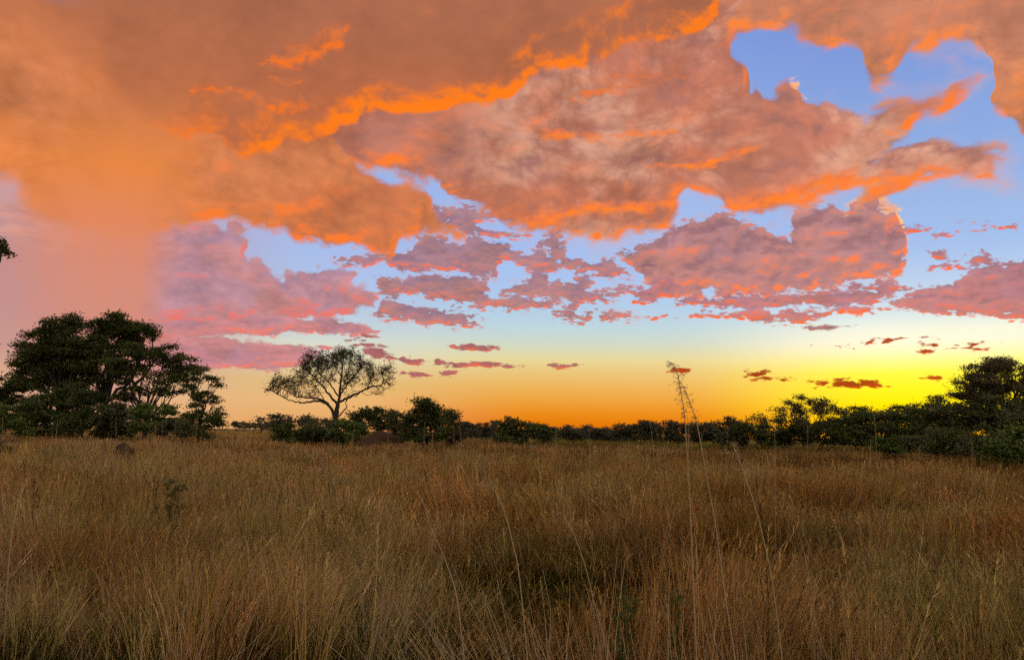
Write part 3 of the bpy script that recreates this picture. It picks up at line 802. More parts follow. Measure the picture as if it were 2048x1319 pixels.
# ================================================================= trees and bushes
def crown_leaves(clumps, d, leaf, cover, up, flat, puff):
    """leaves in puffs spread through each clump (centre, radii in metres)"""
    out = []
    for c, r, wt in clumps:
        A = math.pi * r[0] * r[2]
        n_leaf = int(wt * cover * A / (0.45 * leaf * leaf))
        npf = max(7, int(A / (math.pi * puff * puff) * 3.4))
        u = RNG.normal(size=(npf, 3)); u /= np.linalg.norm(u, axis=1)[:, None]
        rad = RNG.uniform(0.35, 1.0, npf) ** 0.6
        pc = np.array(c) + u * rad[:, None] * np.array(r) * RNG.uniform(0.9, 1.08, (npf, 1))
        ps = puff * RNG.uniform(0.5, 1.35, npf)
        w = ps ** 2; w /= w.sum()
        k = RNG.choice(npf, n_leaf, p=w)
        g = RNG.normal(size=(n_leaf, 3)) * 0.5
        g *= np.array((1, 1, flat))
        out.append(pc[k] + g * ps[k][:, None])
    return np.concatenate(out)

def tree(name, label, cat, base_px, d, clumps, leaf=0.16, cover=2.6, up=0.45, flat=0.5, puff=0.6, mat=None, trunk=0.16, group=None,
         depth=0.9, fork=0.35, stems=1, twigs=5, lean=0.0):
    """clumps: (px, py, rx, ry[, extra depth]) measured on the photograph, built d metres out"""
    mat = mat or M_LEAF
    k_ = float(np.interp(base_px, [0, 450, 600, 950, 1030, 2048], [1, 1, 1.28, 1.32, 1.75, 1.75]))   # the right side of the plain lies farther out
    d *= k_; leaf *= k_; puff *= k_; trunk *= k_ ** 0.5
    cover *= 1.9
    if name == 'wood_tree': clumps = clumps + [(base_px, hor(base_px) - 3, 20, 12), (base_px + 12, hor(base_px) + 4, 26, 10)]
    b = at(base_px, 870, d); base = np.array((b.x, b.y, 0.0))
    th = thing(name, label, cat, tuple(base), group)
    cl = []
    for q in clumps:
        px, py, rx, ry = q[:4]
        wt = q[5] if len(q) > 5 else 1.0
        dd = (q[4] if len(q) > 4 else RNG.uniform(-0.5, 0.5) * depth * rx * d / FPX * 1.4)
        p = at(px, py, d + dd); s = (d + dd) / FPX
        cl.append((np.array(p) - base, (rx * s, rx * s * depth, ry * s), wt))
    # trunk and limbs
    T = Tubes(6)
    zmax = max(c[2] for c, r, w in cl)
    fz = max(0.25, fork * zmax)
    for sidx in range(stems):
        off = np.array((RNG.normal(0, trunk * 2.0), RNG.normal(0, trunk * 2.0), 0)) * (stems > 1)
        top = np.array((lean, 0, fz)) + off * 3
        T.add(smooth_path([off + (0, 0, -0.2), off + (lean * 0.3, 0, fz * 0.5), top], 4, 0.01), [trunk * 1.25, trunk * 0.95, trunk * 0.8], 7)
        for i, (c, r, wt) in enumerate(cl):
            if i % stems != sidx: continue
            mid = top * 0.45 + c * 0.55 + np.array((0, 0, -0.12 * abs(c[2] - fz))) + RNG.normal(0, 0.08 * np.linalg.norm(c - top), 3) * (1, 1, 0.4)
            P = smooth_path([top, mid, c], 5, 0.012)
            T.add(P, [trunk * 0.55, trunk * 0.3, trunk * 0.12], 5)
            for k in range(twigs):
                i0 = RNG.integers(len(P) // 2, len(P)); e = c + RNG.normal(size=3) * np.array(r) * 0.75
                e[2] = max(e[2], c[2] - r[2] * 0.4)
                T.add(smooth_path([P[i0], (P[i0] + e) / 2 + RNG.normal(0, 0.1 * r[0], 3), e], 3, 0.01), [trunk * 0.16, trunk * 0.05], 4)
    T.build('trunk', M_BARK, th)
    cen = crown_leaves(cl, d, leaf, cover, up, flat, puff)
    cen = cen[cen[:, 2] > 0.08]
    V, F = leaf_tris(cen, leaf, up)
    cl_t = np.clip(0.5 + 0.28 * vnoise(cen[:, 0] * 0.8 + d, cen[:, 2] * 0.8) + RNG.normal(0, 0.18, len(cen)), 0, 1)
    build('crown', V, F, mat, th, attr={'tint': np.repeat(cl_t, 3)})
    return th

LT = 'trees of the dense grove at the left'
tree('grove_tree', 'large dark tree forming the left dome of the big grove', 'tree', 115, 79,
     [(146, 643, 20, 14), (128, 650, 22, 16), (118, 660, 32, 20), (88, 678, 34, 24), (66, 702, 30, 26), (48, 728, 20, 16), (110, 700, 50, 34), (140, 690, 30, 34), (78, 745, 48, 36), (135, 750, 50, 44)],
     leaf=0.18, cover=3.3, puff=0.8, trunk=0.38, flat=0.55)
tree('grove_tree', 'tallest dark tree in the middle of the big grove', 'tree', 205, 80,
     [(238, 640, 30, 13), (216, 644, 30, 14), (200, 655, 34, 20), (252, 660, 32, 20), (288, 660, 24, 16), (308, 672, 14, 9), (225, 685, 52, 30), (190, 700, 36, 34), (268, 695, 40, 22), (210, 735, 44, 30), (170, 770, 50, 40)],
     leaf=0.18, cover=3.3, puff=0.8, trunk=0.40, flat=0.55)
tree('grove_tree', 'spreading tree with open sky under its crown at the right of the grove', 'tree', 290, 76,
     [(292, 706, 44, 20), (334, 706, 34, 18), (366, 720, 22, 17), (262, 722, 42, 22), (325, 735, 46, 13), (382, 738, 11, 12), (235, 735, 24, 16), (352, 752, 28, 9), (300, 748, 26, 6), (250, 760, 16, 10), (300, 775, 40, 22, 1.0, 0.6), (345, 770, 34, 20, -1.0, 0.7), (270, 790, 30, 20, 0.5, 0.8), (250, 742, 30, 18, 0.0, 0.7)],
     leaf=0.18, cover=2.1, puff=0.7, trunk=0.24, flat=0.38, fork=0.28, twigs=9)
tree('grove_tree', 'thin airy tree standing at the right edge of the grove', 'tree', 398, 72,
     [(404, 744, 24, 9), (388, 766, 20, 17), (424, 757, 15, 9), (402, 795, 22, 20), (434, 772, 10, 7), (428, 800, 14, 10), (440, 820, 9, 12), (386, 826, 20, 20), (420, 838, 16, 14), (392, 848, 24, 22)],
     leaf=0.15, cover=2.3, puff=0.5, trunk=0.16, flat=0.4, twigs=9)
tree('grove_tree', 'low broad tree cut by the edge of the view beside the grove', 'tree', 0, 84,
     [(14, 762, 32, 16), (-22, 775, 42, 24), (38, 788, 24, 24), (-62, 770, 48, 32), (0, 810, 50, 34)], leaf=0.2, cover=2.6, puff=0.8, trunk=0.3, flat=0.42)
SH = 'bushes along the foot of the grove'
for i, (lab, bx, d, cl, mt_) in enumerate([
    ('yellowish green bush at the left end below the grove', 10, 58, [(8, 838, 34, 28), (-30, 840, 34, 34), (34, 856, 22, 18)], M_LEAF_PALE),
    ('wide dark bush below the left dome of the grove', 80, 72, [(62, 828, 46, 34), (100, 815, 48, 40), (88, 850, 60, 26)], M_LEAF),
    ('dark bush filling the space between the two domes of the grove', 165, 73, [(150, 810, 46, 44), (185, 822, 44, 36), (165, 850, 56, 26)], M_LEAF),
    ('dark bush under the tallest tree of the grove', 232, 71, [(226, 826, 36, 34), (255, 840, 34, 28), (235, 856, 46, 20)], M_LEAF_OLIVE),
    ('green topped bush below the gap under the spreading tree', 310, 68, [(298, 826, 36, 20), (328, 834, 34, 22), (305, 852, 46, 20)], M_LEAF_PALE),
    ('lower dull bush beside the thin airy tree', 358, 66, [(350, 850, 34, 18), (375, 858, 30, 14), (335, 860, 26, 12)], M_LEAF_OLIVE),
    ('small dark bush closing the right end of the grove', 420, 70, [(412, 856, 26, 16), (430, 848, 16, 14)], M_LEAF),
    ]):
    tree('bush', lab, 'bush', bx, d, cl, leaf=0.17, cover=2.5, puff=0.55, mat=mt_, trunk=0.09, stems=3, fork=0.2, group=SH)
tree('round_bush', 'dark rounded bush low at the very left of the field', 'bush', 8, 30, [(6, 898, 26, 16), (-16, 896, 24, 18), (18, 908, 16, 12)], leaf=0.07, cover=2.6, puff=0.22, trunk=0.04, stems=3, fork=0.2, mat=M_LEAF_OLIVE)

# ---------------------------------------------------------------- the lone flat-topped tree
def acacia():
    d = 74.0; s = d / FPX
    b = at(672, 870, d); base = np.array((b.x, b.y, 0.0))
    th = thing('umbrella_tree', 'lone spreading tree with thin feathery crown and forked dark trunk', 'tree', tuple(base))
    def w(cx, cy, dy=0.0):
        p = at(500 + 0.2148 * cx, 660 + 0.2148 * cy, d + dy); return np.array(p) - base
    T = Tubes(7)
    root = np.array((w(800, 900)[0], 0, -0.2))
    limbs = []
    def limb(pts, r, dy, side=6):
        n = len(pts)
        r = [q * 0.72 for q in r]
        P = smooth_path([w(x, y, dy * (i / (n - 1)) ** 1.2) for i, (x, y) in enumerate(pts)], 4, 0.006)
        T.add(P, r, side); limbs.append((P, r)); return P
    T.add(smooth_path([root, w(798, 830), w(808, 750), w(822, 685)], 4, 0.004), [0.34, 0.27, 0.22, 0.18], 9)
    T.add(smooth_path([w(792, 850, -0.1), w(772, 760, -0.2), w(740, 705, -0.4)], 4), [0.2, 0.15, 0.12], 7)
    limb([(745, 710), (700, 675), (640, 660), (560, 664), (500, 675), (430, 665), (340, 645), (260, 600), (190, 555), (140, 560)], [0.16, 0.12, 0.07, 0.03], -1.8)
    limb([(755, 725), (690, 655), (620, 635), (560, 632), (480, 624), (410, 610), (360, 575), (300, 540)], [0.15, 0.11, 0.06, 0.03], 1.5)
    limb([(815, 690), (770, 640), (720, 580), (690, 530), (650, 490), (600, 440), (560, 400), (500, 340)], [0.2, 0.13, 0.08, 0.03], -0.6)
    limb([(820, 690), (835, 600), (840, 520), (850, 430), (860, 350), (848, 280), (830, 215)], [0.22, 0.15, 0.09, 0.03], 0.6)
    limb([(836, 600), (880, 540), (930, 470), (990, 400), (1050, 330), (1090, 300)], [0.14, 0.1, 0.05, 0.02], -1.6)
    limb([(832, 668), (900, 635), (970, 600), (1040, 570), (1090, 540), (1150, 520), (1210, 516), (1240, 470), (1232, 400), (1270, 335)], [0.17, 0.12, 0.08, 0.03], 1.2)
    limb([(828, 800), (870, 750), (902, 712), (888, 680), (908, 645)], [0.11, 0.09, 0.05, 0.03], 1.8)
    limb([(822, 610), (780, 550), (740, 490), (690, 450), (640, 395), (610, 320)], [0.13, 0.09, 0.05, 0.02], 1.9)
    limb([(838, 560), (880, 500), (905, 420), (925, 330), (940, 240)], [0.1, 0.07, 0.04, 0.02], 2.6)
    limb([(1040, 572), (1090, 604), (1150, 590), (1200, 600)], [0.05, 0.03, 0.02], 1.0)
    limb([(690, 655), (640, 560), (570, 500), (470, 470)], [0.07, 0.05, 0.03], -2.0)
    limb([(850, 430), (800, 350), (770, 270)], [0.08, 0.05, 0.02], -2.2)
    limb([(1090, 540), (1130, 460), (1150, 400)], [0.06, 0.04, 0.02], -0.6)
    limb([(620, 635), (600, 560), (640, 500)], [0.05, 0.03, 0.02], 0.4)
    # crown clumps: x, y, rx, ry, depth offset, fullness
    cl = [(320, 490, 110, 52, -1.2, 1.5), (250, 450, 60, 34, -0.8, .5), (470, 420, 70, 45, -1.2, .9), (520, 480, 80, 52, 0.5, 1.0), (540, 330, 90, 60, -0.4, 1.2), (600, 270, 110, 50, 0.4, 1.5), (690, 290, 80, 60, 1.0, 1.2),
          (680, 380, 90, 60, -1.4, .8), (830, 230, 90, 50, 0.5, 1.5), (905, 215, 75, 42, 1.5, 1.4), (770, 270, 70, 50, -1.6, 1.0), (860, 330, 100, 60, -0.8, .7), (990, 270, 80, 50, -1.0, 1.0), (1070, 320, 80, 55, -0.4, 1.0), (1130, 370, 70, 60, 0.5, .8),
          (960, 400, 100, 70, 1.8, .6), (840, 440, 90, 60, 1.4, .5), (940, 500, 90, 40, -1.8, .7), (1070, 450, 100, 70, 0.6, .5), (1160, 460, 60, 50, -0.2, .5), (1265, 345, 72, 40, 1.2, .75), (1290, 420, 66, 50, 1.0, .55), (1290, 500, 60, 40, 1.2, .45),
          (1180, 560, 90, 42, 0.8, .4), (480, 590, 110, 30, 0.5, .35), (600, 580, 80, 40, 1.0, .45), (640, 480, 80, 50, 0.0, .6), (740, 440, 80, 50, 0.6, .5), (170, 555, 45, 18, -1.8, .3), (380, 560, 90, 30, 0.6, .5), (900, 600, 80, 24, 0.5, .3)]
    segs = np.concatenate([P[len(P) // 4:] for P, r in limbs])
    cens = []
    leaf = 0.115
    for cx, cy, rx, ry, dy, full in cl:
        c = w(cx, cy, dy); r = np.array((rx, rx * 0.95, ry)) * 0.2148 * s
        nt_ = int(10 + 20 * full * (rx * ry) / 6000)
        for k in range(nt_):
            u = RNG.normal(size=3); u /= np.linalg.norm(u); e = c + u * r * RNG.uniform(0.3, 1.0) ** 0.5
            j = np.argsort(((segs - e) ** 2).sum(1))[RNG.integers(0, 6)]
            a = segs[j]; ln = np.linalg.norm(e - a)
            m1 = a * 0.6 + e * 0.4 + RNG.normal(0, 0.10 * ln, 3)
            T.add(smooth_path([a, m1, e], 4, 0.02), [0.022 + 0.008 * ln, 0.016, 0.008], 4)
            for q in range(3):
                f = e + RNG.normal(0, 0.26, 3) + (0, 0, 0.08)
                T.add([a * 0.3 + e * 0.7 if q else m1, e * 0.5 + f * 0.5 + RNG.normal(0, .05, 3), f], [0.012, 0.006], 3)
                nl = int(3.6 * full * RNG.uniform(0.2, 1.8))
                cens.append(f + RNG.normal(0, 0.17, (nl, 3)) * (1, 1, 0.6))
            nl = int(2.8 * full); cens.append(e + RNG.normal(0, 0.17, (nl, 3)))
    T.build('trunk', M_BARK, th)
    cen = np.concatenate(cens)
    V, F = leaf_tris(cen, leaf, 0.2)
    build('crown', V, F, M_LEAF_OLIVE, th, attr={'tint': np.repeat(np.clip(RNG.normal(0.5, 0.25, len(cen)), 0, 1), 3)})
acacia()

MID_ = 'bushes around the lone spreading tree'
for lab, bx, d, cl, mt_, lf in [
    ('leafy bush at the left end of the thicket under the lone tree', 562, 52, [(556, 866, 24, 16), (572, 856, 20, 14), (560, 876, 26, 10)], M_LEAF, .13),
    ('dark bush left of the forked trunk', 606, 54, [(598, 862, 26, 17), (622, 860, 22, 17), (610, 874, 34, 12)], M_LEAF, .13),
    ('bush hiding the foot of the forked trunk', 656, 53, [(645, 862, 26, 18), (672, 858, 22, 16), (655, 874, 36, 12)], M_LEAF_OLIVE, .13),
    ('lighter green bush right of the forked trunk', 700, 51, [(690, 858, 28, 18), (712, 864, 22, 16), (698, 874, 32, 12)], M_LEAF_PALE, .13),
    ('domed bush with see-through top beside the earth mound', 748, 55, [(742, 822, 26, 13), (722, 834, 18, 14), (762, 832, 24, 16), (742, 846, 38, 20), (782, 846, 20, 16)], M_LEAF, .14),
    ('thin twiggy shrub between the domed bush and the tall bush', 795, 53, [(792, 834, 16, 12), (806, 846, 18, 18), (800, 862, 22, 18)], M_LEAF_OLIVE, .12),
    ('tallest dark bush standing right of the earth mound', 848, 48, [(842, 805, 22, 13), (858, 812, 22, 14), (832, 824, 24, 18), (868, 828, 28, 18), (850, 846, 44, 26), (852, 838, 34, 18), (880, 848, 24, 18), (828, 868, 32, 18), (866, 870, 36, 18)], M_LEAF, .12),
    ('loose airy bush leaning on the right side of the tall bush', 900, 49, [(902, 826, 12, 10), (896, 842, 16, 14), (908, 850, 13, 18), (898, 872, 22, 16)], M_LEAF_OLIVE, .11),
    ('wide low bush with a ragged peak alone in the middle of the field edge', 1036, 47, [(1014, 844, 14, 10), (1036, 846, 18, 12), (1006, 864, 20, 18), (1036, 864, 30, 18), (1066, 862, 28, 16), (1086, 870, 16, 14), (1020, 876, 36, 10)], M_LEAF, .12),
    ]:
    tree('bush', lab, 'bush', bx, d, cl, leaf=lf, cover=2.7, puff=0.40, mat=mt_, trunk=0.07, stems=3, fork=0.2, group=MID_)

# termite mounds of bare earth
def mound(label, px, d, wpx, top_py, seed, peak=1.0):
    b = at(px, 870, d); R = wpx * d / FPX / 2; Hh = at(px, top_py, d).z
    rng = np.random.default_rng(seed)
    V, F = [], []; nr, na = 14, 36
    off = rng.uniform(0, 60, 2)
    for i in range(nr + 1):
        t = i / nr
        for j in range(na):
            a = 2 * math.pi * j / na
            n_ = 1 + 0.34 * float(vnoise(np.array(math.cos(a) * 1.6 + off[0] + t * 2), np.array(math.sin(a) * 1.6 + off[1] + t * 2)))
            rr = R * math.sqrt(max(0.0, 1 - t ** (1.15 * peak))) * n_ + 0.02
            V.append((rr * math.cos(a), rr * math.sin(a) * 0.9, Hh * t * (0.86 + 0.14 * n_) - 0.1))
    for i in range(nr):
        for j in range(na):
            F.append((i * na + j, i * na + (j + 1) % na, (i + 1) * na + (j + 1) % na, (i + 1) * na + j))
    o = build('termite_mound', V, F, M_TERMITE, smooth=True); o.location = (b.x, b.y, 0)
    o['label'] = label; o['category'] = 'mound'
mound('reddish brown earth mound between the domed bush and the tall bush', 758, 66, 92, 858, 3)
mound('low dark brown hump half sunk in the grass before the grove', 246, 30, 46, 883, 5, 1.8)
mound('small brown hump just right of the low dark hump', 265, 30.6, 22, 891, 9, 1.6)

# distant trees
FAR = 'far trees on the skyline'
for lab, bx, d, cl, k in [
    ('far rounded tree on the skyline next to the grove', 472, 260, [(470, 846, 11, 7), (478, 850, 9, 6)], .5),
    ('far low tree on the skyline right of the rounded one', 488, 270, [(488, 850, 10, 6), (496, 852, 8, 5)], .5),
    ('far dark tree on the skyline left of the tiny umbrella tree', 506, 250, [(505, 849, 10, 7), (513, 852, 8, 6)], .5),
    ('tiny umbrella shaped tree on the skyline', 522, 190, [(522, 836, 8, 3.2), (519, 841, 6, 3), (526, 843, 5, 2.5), (523, 852, 12, 7)], .4),
    ('low dark tree right below the tiny umbrella tree', 538, 180, [(536, 851, 9, 7), (545, 853, 8, 7)], .4),
    ('rounded tree rising behind the left end of the thicket', 556, 120, [(555, 837, 15, 10), (548, 846, 14, 10), (562, 846, 16, 10)], .26),
    ('small flat topped tree peeping over the thicket', 577, 130, [(577, 833, 7, 4.5), (580, 841, 8, 6), (574, 846, 9, 7)], .26),
    ('broad domed tree seen behind the thicket left of the forked trunk', 616, 118, [(602, 842, 13, 7), (618, 836, 17, 6), (632, 843, 11, 8), (616, 848, 22, 7)], .24),
    ('pale domed tree seen behind the forked trunk', 654, 125, [(652, 841, 12, 6), (664, 844, 10, 6), (655, 850, 18, 8)], .24),
    ('thin bushy tree behind the domed bush', 690, 110, [(688, 846, 14, 7), (704, 850, 12, 8)], .24),
    ]:
    tree('distant_tree', lab, 'tree', bx, d, cl, leaf=k, cover=2.2, puff=k * 3, trunk=0.2, twigs=2, group=FAR, mat=M_LEAF_HAZED, flat=0.5)

ROW = 'trees of the low wood under the orange glow'
for lab, bx, d, cl in [
    ('treetop just right of the airy bush in the low wood', 928, 96, [(926, 849, 16, 8), (938, 851, 16, 8), (930, 862, 26, 12)]),
    ('rounded tree behind the ragged bush on its left side', 962, 100, [(956, 855, 16, 8), (976, 853, 14, 9), (965, 865, 24, 10)]),
    ('tree in the low wood left above the ragged bush', 992, 104, [(990, 848, 14, 7), (1000, 852, 14, 9), (992, 864, 22, 10)]),
    ('long low tree right behind the ragged bush', 1074, 92, [(1064, 852, 16, 7), (1082, 856, 15, 8), (1072, 866, 26, 10)]),
    ('last small tree before the orange gap in the wood', 1104, 90, [(1100, 862, 10, 7), (1108, 868, 12, 7), (1122, 876, 14, 5)]),
    ('first rounded tree right of the orange gap', 1138, 66, [(1137, 860, 13, 9), (1128, 870, 9, 8), (1145, 870, 14, 9)]),
    ('second rounded tree right of the orange gap', 1166, 68, [(1162, 857, 15, 8), (1176, 860, 11, 8), (1168, 870, 18, 9)]),
    ('third lower tree right of the orange gap', 1198, 67, [(1190, 862, 12, 8), (1206, 864, 12, 8), (1198, 873, 20, 8)]),
    ('small dark tree closing the second notch of orange sky', 1220, 66, [(1216, 870, 9, 7), (1226, 874, 9, 6)]),
    ('square shouldered tree right of the second notch', 1246, 62, [(1238, 859, 13, 9), (1256, 858, 12, 8), (1246, 870, 22, 12)]),
    ('highest rounded tree left of the two tall stalks', 1290, 62, [(1284, 847, 17, 9), (1302, 849, 16, 10), (1292, 862, 28, 16), (1270, 862, 14, 12)]),
    ('tree standing behind the two tall stalks', 1340, 60, [(1332, 851, 18, 9), (1352, 854, 16, 9), (1340, 866, 28, 14)]),
    ('low wide tree just right of the two tall stalks', 1392, 61, [(1380, 856, 17, 9), (1402, 853, 18, 9), (1392, 868, 30, 14)]),
    ('rounded tree before the taller domed tree in the wood', 1428, 60, [(1424, 850, 17, 9), (1430, 864, 26, 14)]),
    ('domed tree marking the middle of the wood', 1456, 58, [(1450, 842, 16, 8), (1466, 845, 14, 9), (1456, 858, 26, 16)]),
    ]:
    tree('wood_tree', lab, 'tree', bx, d, cl, leaf=0.105, cover=2.9, puff=0.42, trunk=0.14, twigs=3, group=ROW, mat=M_LEAF_HAZED)

EAST = 'trees along the bright horizon at the right'
for lab, bx, d, cl, kw in [
    ('thin crowned tree left of the see-through tree', 1516, 60, [(1504, 838, 13, 6), (1520, 834, 15, 6), (1532, 840, 11, 7), (1516, 846, 22, 6)], dict(cover=1.1, mat=M_LEAF_BACKLIT)),
    ('pale thin tree leaning against the see-through tree', 1560, 60, [(1552, 822, 14, 9), (1566, 816, 10, 7), (1572, 830, 14, 9), (1556, 836, 20, 8)], dict(cover=0.8, mat=M_LEAF_BACKLIT)),
    ('see-through tree with dark branches against the yellow glow', 1606, 56, [(1603, 800, 24, 9), (1588, 810, 16, 12), (1636, 804, 24, 9), (1656, 814, 13, 9), (1612, 818, 24, 12), (1640, 822, 20, 9), (1590, 832, 18, 10)], dict(cover=1.5, mat=M_LEAF_BACKLIT, trunk=0.16, twigs=12)),
    ('low treetop right beside the see-through tree', 1688, 62, [(1684, 823, 15, 8), (1702, 826, 15, 9), (1690, 836, 26, 12)], dict(cover=2.0)),
    ('rounded treetop under the brightest yellow of the sky', 1722, 62, [(1712, 819, 14, 8), (1732, 821, 16, 8), (1722, 834, 28, 14)], dict(cover=2.0)),
    ('low treetop between two rounder ones under the yellow sky', 1766, 63, [(1756, 826, 16, 7), (1776, 825, 14, 7), (1766, 838, 28, 14)], dict(cover=2.1)),
    ('broad treetop left of the climbing treetops', 1808, 61, [(1796, 818, 15, 8), (1814, 815, 15, 8), (1806, 832, 28, 16)], dict(cover=2.0)),
    ('treetop where the wood starts to climb', 1846, 59, [(1836, 816, 16, 9), (1854, 813, 13, 8), (1844, 832, 28, 18)], dict(cover=2.0)),
    ('small orange fringed tree below the big right tree', 1874, 57, [(1868, 800, 14, 9), (1882, 796, 13, 8), (1876, 812, 22, 12)], dict(cover=1.4, mat=M_LEAF_BACKLIT)),
    ('big round headed tree at the far right edge', 1992, 55,
     [(1984, 730, 36, 15), (2022, 736, 36, 17), (1954, 744, 28, 17), (1930, 762, 25, 17), (1915, 784, 22, 13), (1960, 768, 36, 20), (2000, 764, 44, 24), (2046, 758, 36, 26), (1945, 796, 28, 12), (2080, 770, 40, 40), (2004, 728, 28, 13), (1968, 738, 26, 14), (1975, 788, 44, 18), (2030, 790, 44, 22), (1934, 776, 22, 12)],
     dict(cover=1.9, mat=M_LEAF_BACKLIT, trunk=0.28, twigs=9, puff=0.5)),
    ]:
    k = dict(leaf=0.10, cover=2.6, puff=0.40, trunk=0.12, twigs=5, mat=M_LEAF_OLIVE); k.update(kw)
    tree('wood_tree', lab, 'tree', bx, d, cl, group=EAST, **k)

DK = 'dark bushes under the trees at the right'
for lab, bx, d, cl, mt_ in [
    ('dark bush below the domed tree in the wood', 1472, 46, [(1462, 868, 26, 14), (1484, 864, 24, 16), (1472, 878, 34, 10)], M_LEAF_OLIVE),
    ('dark bush below the thin crowned tree', 1522, 45, [(1510, 860, 28, 18), (1536, 864, 26, 18), (1522, 876, 38, 12)], M_LEAF),
    ('dark bush at the foot of the see-through tree', 1580, 44, [(1566, 858, 30, 20), (1594, 860, 28, 20), (1580, 874, 42, 14)], M_LEAF),
    ('dark bush right below the see-through tree', 1638, 44, [(1624, 856, 30, 22), (1654, 852, 30, 22), (1640, 872, 42, 16)], M_LEAF_OLIVE),
    ('dark bush under the brightest stretch of sky', 1702, 43, [(1688, 852, 32, 22), (1718, 850, 30, 22), (1700, 872, 46, 18)], M_LEAF),
    ('dark bush left of the climbing bushes', 1762, 43, [(1748, 850, 32, 22), (1780, 846, 32, 24), (1764, 870, 48, 20)], M_LEAF_OLIVE),
    ('first of the bushes climbing towards the big right tree', 1826, 42, [(1810, 846, 34, 26), (1844, 842, 34, 28), (1826, 870, 52, 24)], M_LEAF),
    ('second of the bushes climbing towards the big right tree', 1890, 42, [(1874, 838, 36, 28), (1908, 834, 36, 32), (1890, 866, 54, 28)], M_LEAF_OLIVE),
    ('high bush directly below the big right tree', 1956, 42, [(1940, 824, 38, 32), (1974, 820, 36, 34), (1958, 860, 58, 34)], M_LEAF),
    ('high bush at the right edge below the big tree', 2028, 41, [(2010, 818, 38, 36), (2046, 816, 38, 40), (2030, 860, 60, 40), (2090, 830, 40, 50)], M_LEAF_OLIVE),
    ]:
    tree('bush', lab, 'bush', bx, d, cl, leaf=0.105, cover=2.8, puff=0.42, mat=mt_, trunk=0.08, stems=3, fork=0.22, group=DK)
NR = 'near bushes at the right side of the field'
for lab, bx, d, cl, mt_ in [
    ('nearer bush at the left end of the row jutting into the field', 1786, 34, [(1770, 886, 24, 12), (1800, 882, 26, 14), (1786, 894, 34, 9)], M_LEAF_PALE),
    ('second nearer bush of the row jutting into the field', 1842, 32, [(1828, 880, 28, 17), (1858, 876, 28, 20), (1842, 894, 38, 12)], M_LEAF_OLIVE),
    ('third nearer bush of the row jutting into the field', 1902, 29, [(1888, 880, 30, 20), (1918, 874, 30, 24), (1904, 898, 42, 14)], M_LEAF),
    ('fourth nearer bush with dark hollow beside the bright green one', 1958, 27, [(1944, 882, 28, 22), (1972, 876, 26, 26), (1958, 902, 38, 15)], M_LEAF_OLIVE),
    ('closest bright green bush at the right edge of the field', 2016, 21, [(2000, 894, 28, 22), (2030, 880, 32, 28), (2014, 916, 42, 16), (2062, 890, 34, 36)], M_LEAF_PALE),
    ]:
    tree('bush', lab, 'bush', bx, d, cl, leaf=0.085, cover=2.8, puff=0.30, mat=mt_, trunk=0.05, stems=3, fork=0.2, group=NR)

# a near tree out of sight at the left: only the tip of one branch hangs into the view
def near_tree():
    d = 9.0
    base = np.array((-8.2, 9.4, 0.0))
    th = thing('overhanging_tree', 'near tree whose leafy branch tip hangs in at the left edge of the sky', 'tree', tuple(base))
    T = Tubes(7)
    top = np.array((0.1, 0, 2.4))
    T.add(smooth_path([(0, 0, -0.2), (0.05, 0.05, 1.2), top], 4), [0.16, 0.13, 0.11])
    cens = []
    def spray(e, r, n):
        for k in range(n):
            f = e + RNG.normal(size=3) * r
            T.add(smooth_path([e + (-0.12, 0, -0.02), (e + f) / 2 + (0, 0, .01), f], 3), [0.007, 0.003], 4)
            cens.append(f + RNG.normal(0, 0.022, (9, 3)))
    tips = [np.array(at(4, 494, d)) - base, np.array(at(16, 504, d + 0.05)) - base, np.array(at(-6, 488, d - .1)) - base]
    br = smooth_path([top, np.array(at(-90, 560, d)) - base, np.array(at(-30, 520, d)) - base, np.array(at(-4, 498, d)) - base, tips[0]], 5)
    T.add(br, [0.07, 0.03, 0.012])
    T.add(smooth_path([np.array(at(-14, 512, d)) - base, np.array(at(1, 504, d)) - base, tips[1]], 4), [0.012, 0.005])
    T.add(smooth_path([np.array(at(-20, 535, d)) - base, np.array(at(-2, 524, d)) - base, np.array(at(0, 508, d)) - base], 4), [0.02, 0.014])
    spray(tips[0], np.array((0.022, 0.04, 0.035)), 16); spray(tips[1], np.array((0.026, 0.04, 0.032)), 13); spray(tips[2], np.array((0.03, 0.05, 0.05)), 20)
    for k in range(26):
        e = np.array((RNG.uniform(-1.6, 0.9), RNG.uniform(-1.2, 1.2), RNG.uniform(2.6, 4.6)))
        if e[0] > 0.7 and abs(e[1]) < 0.8: e[0] = 0.3
        T.add(smooth_path([top, (top + e) / 2 + RNG.normal(0, 0.2, 3), e], 4), [0.05, 0.02, 0.006], 5)
        for q in range(10): spray(e + RNG.normal(0, 0.16, 3), 0.07, 3)
    T.build('trunk', M_BARK, th)
    cen = np.concatenate(cens)
    V, F = leaf_tris(cen, 0.028, 0.1)
    build('crown', V, F, M_LEAF, th, attr={'tint': np.repeat(RNG.random(len(cen)), 3)})
near_tree()

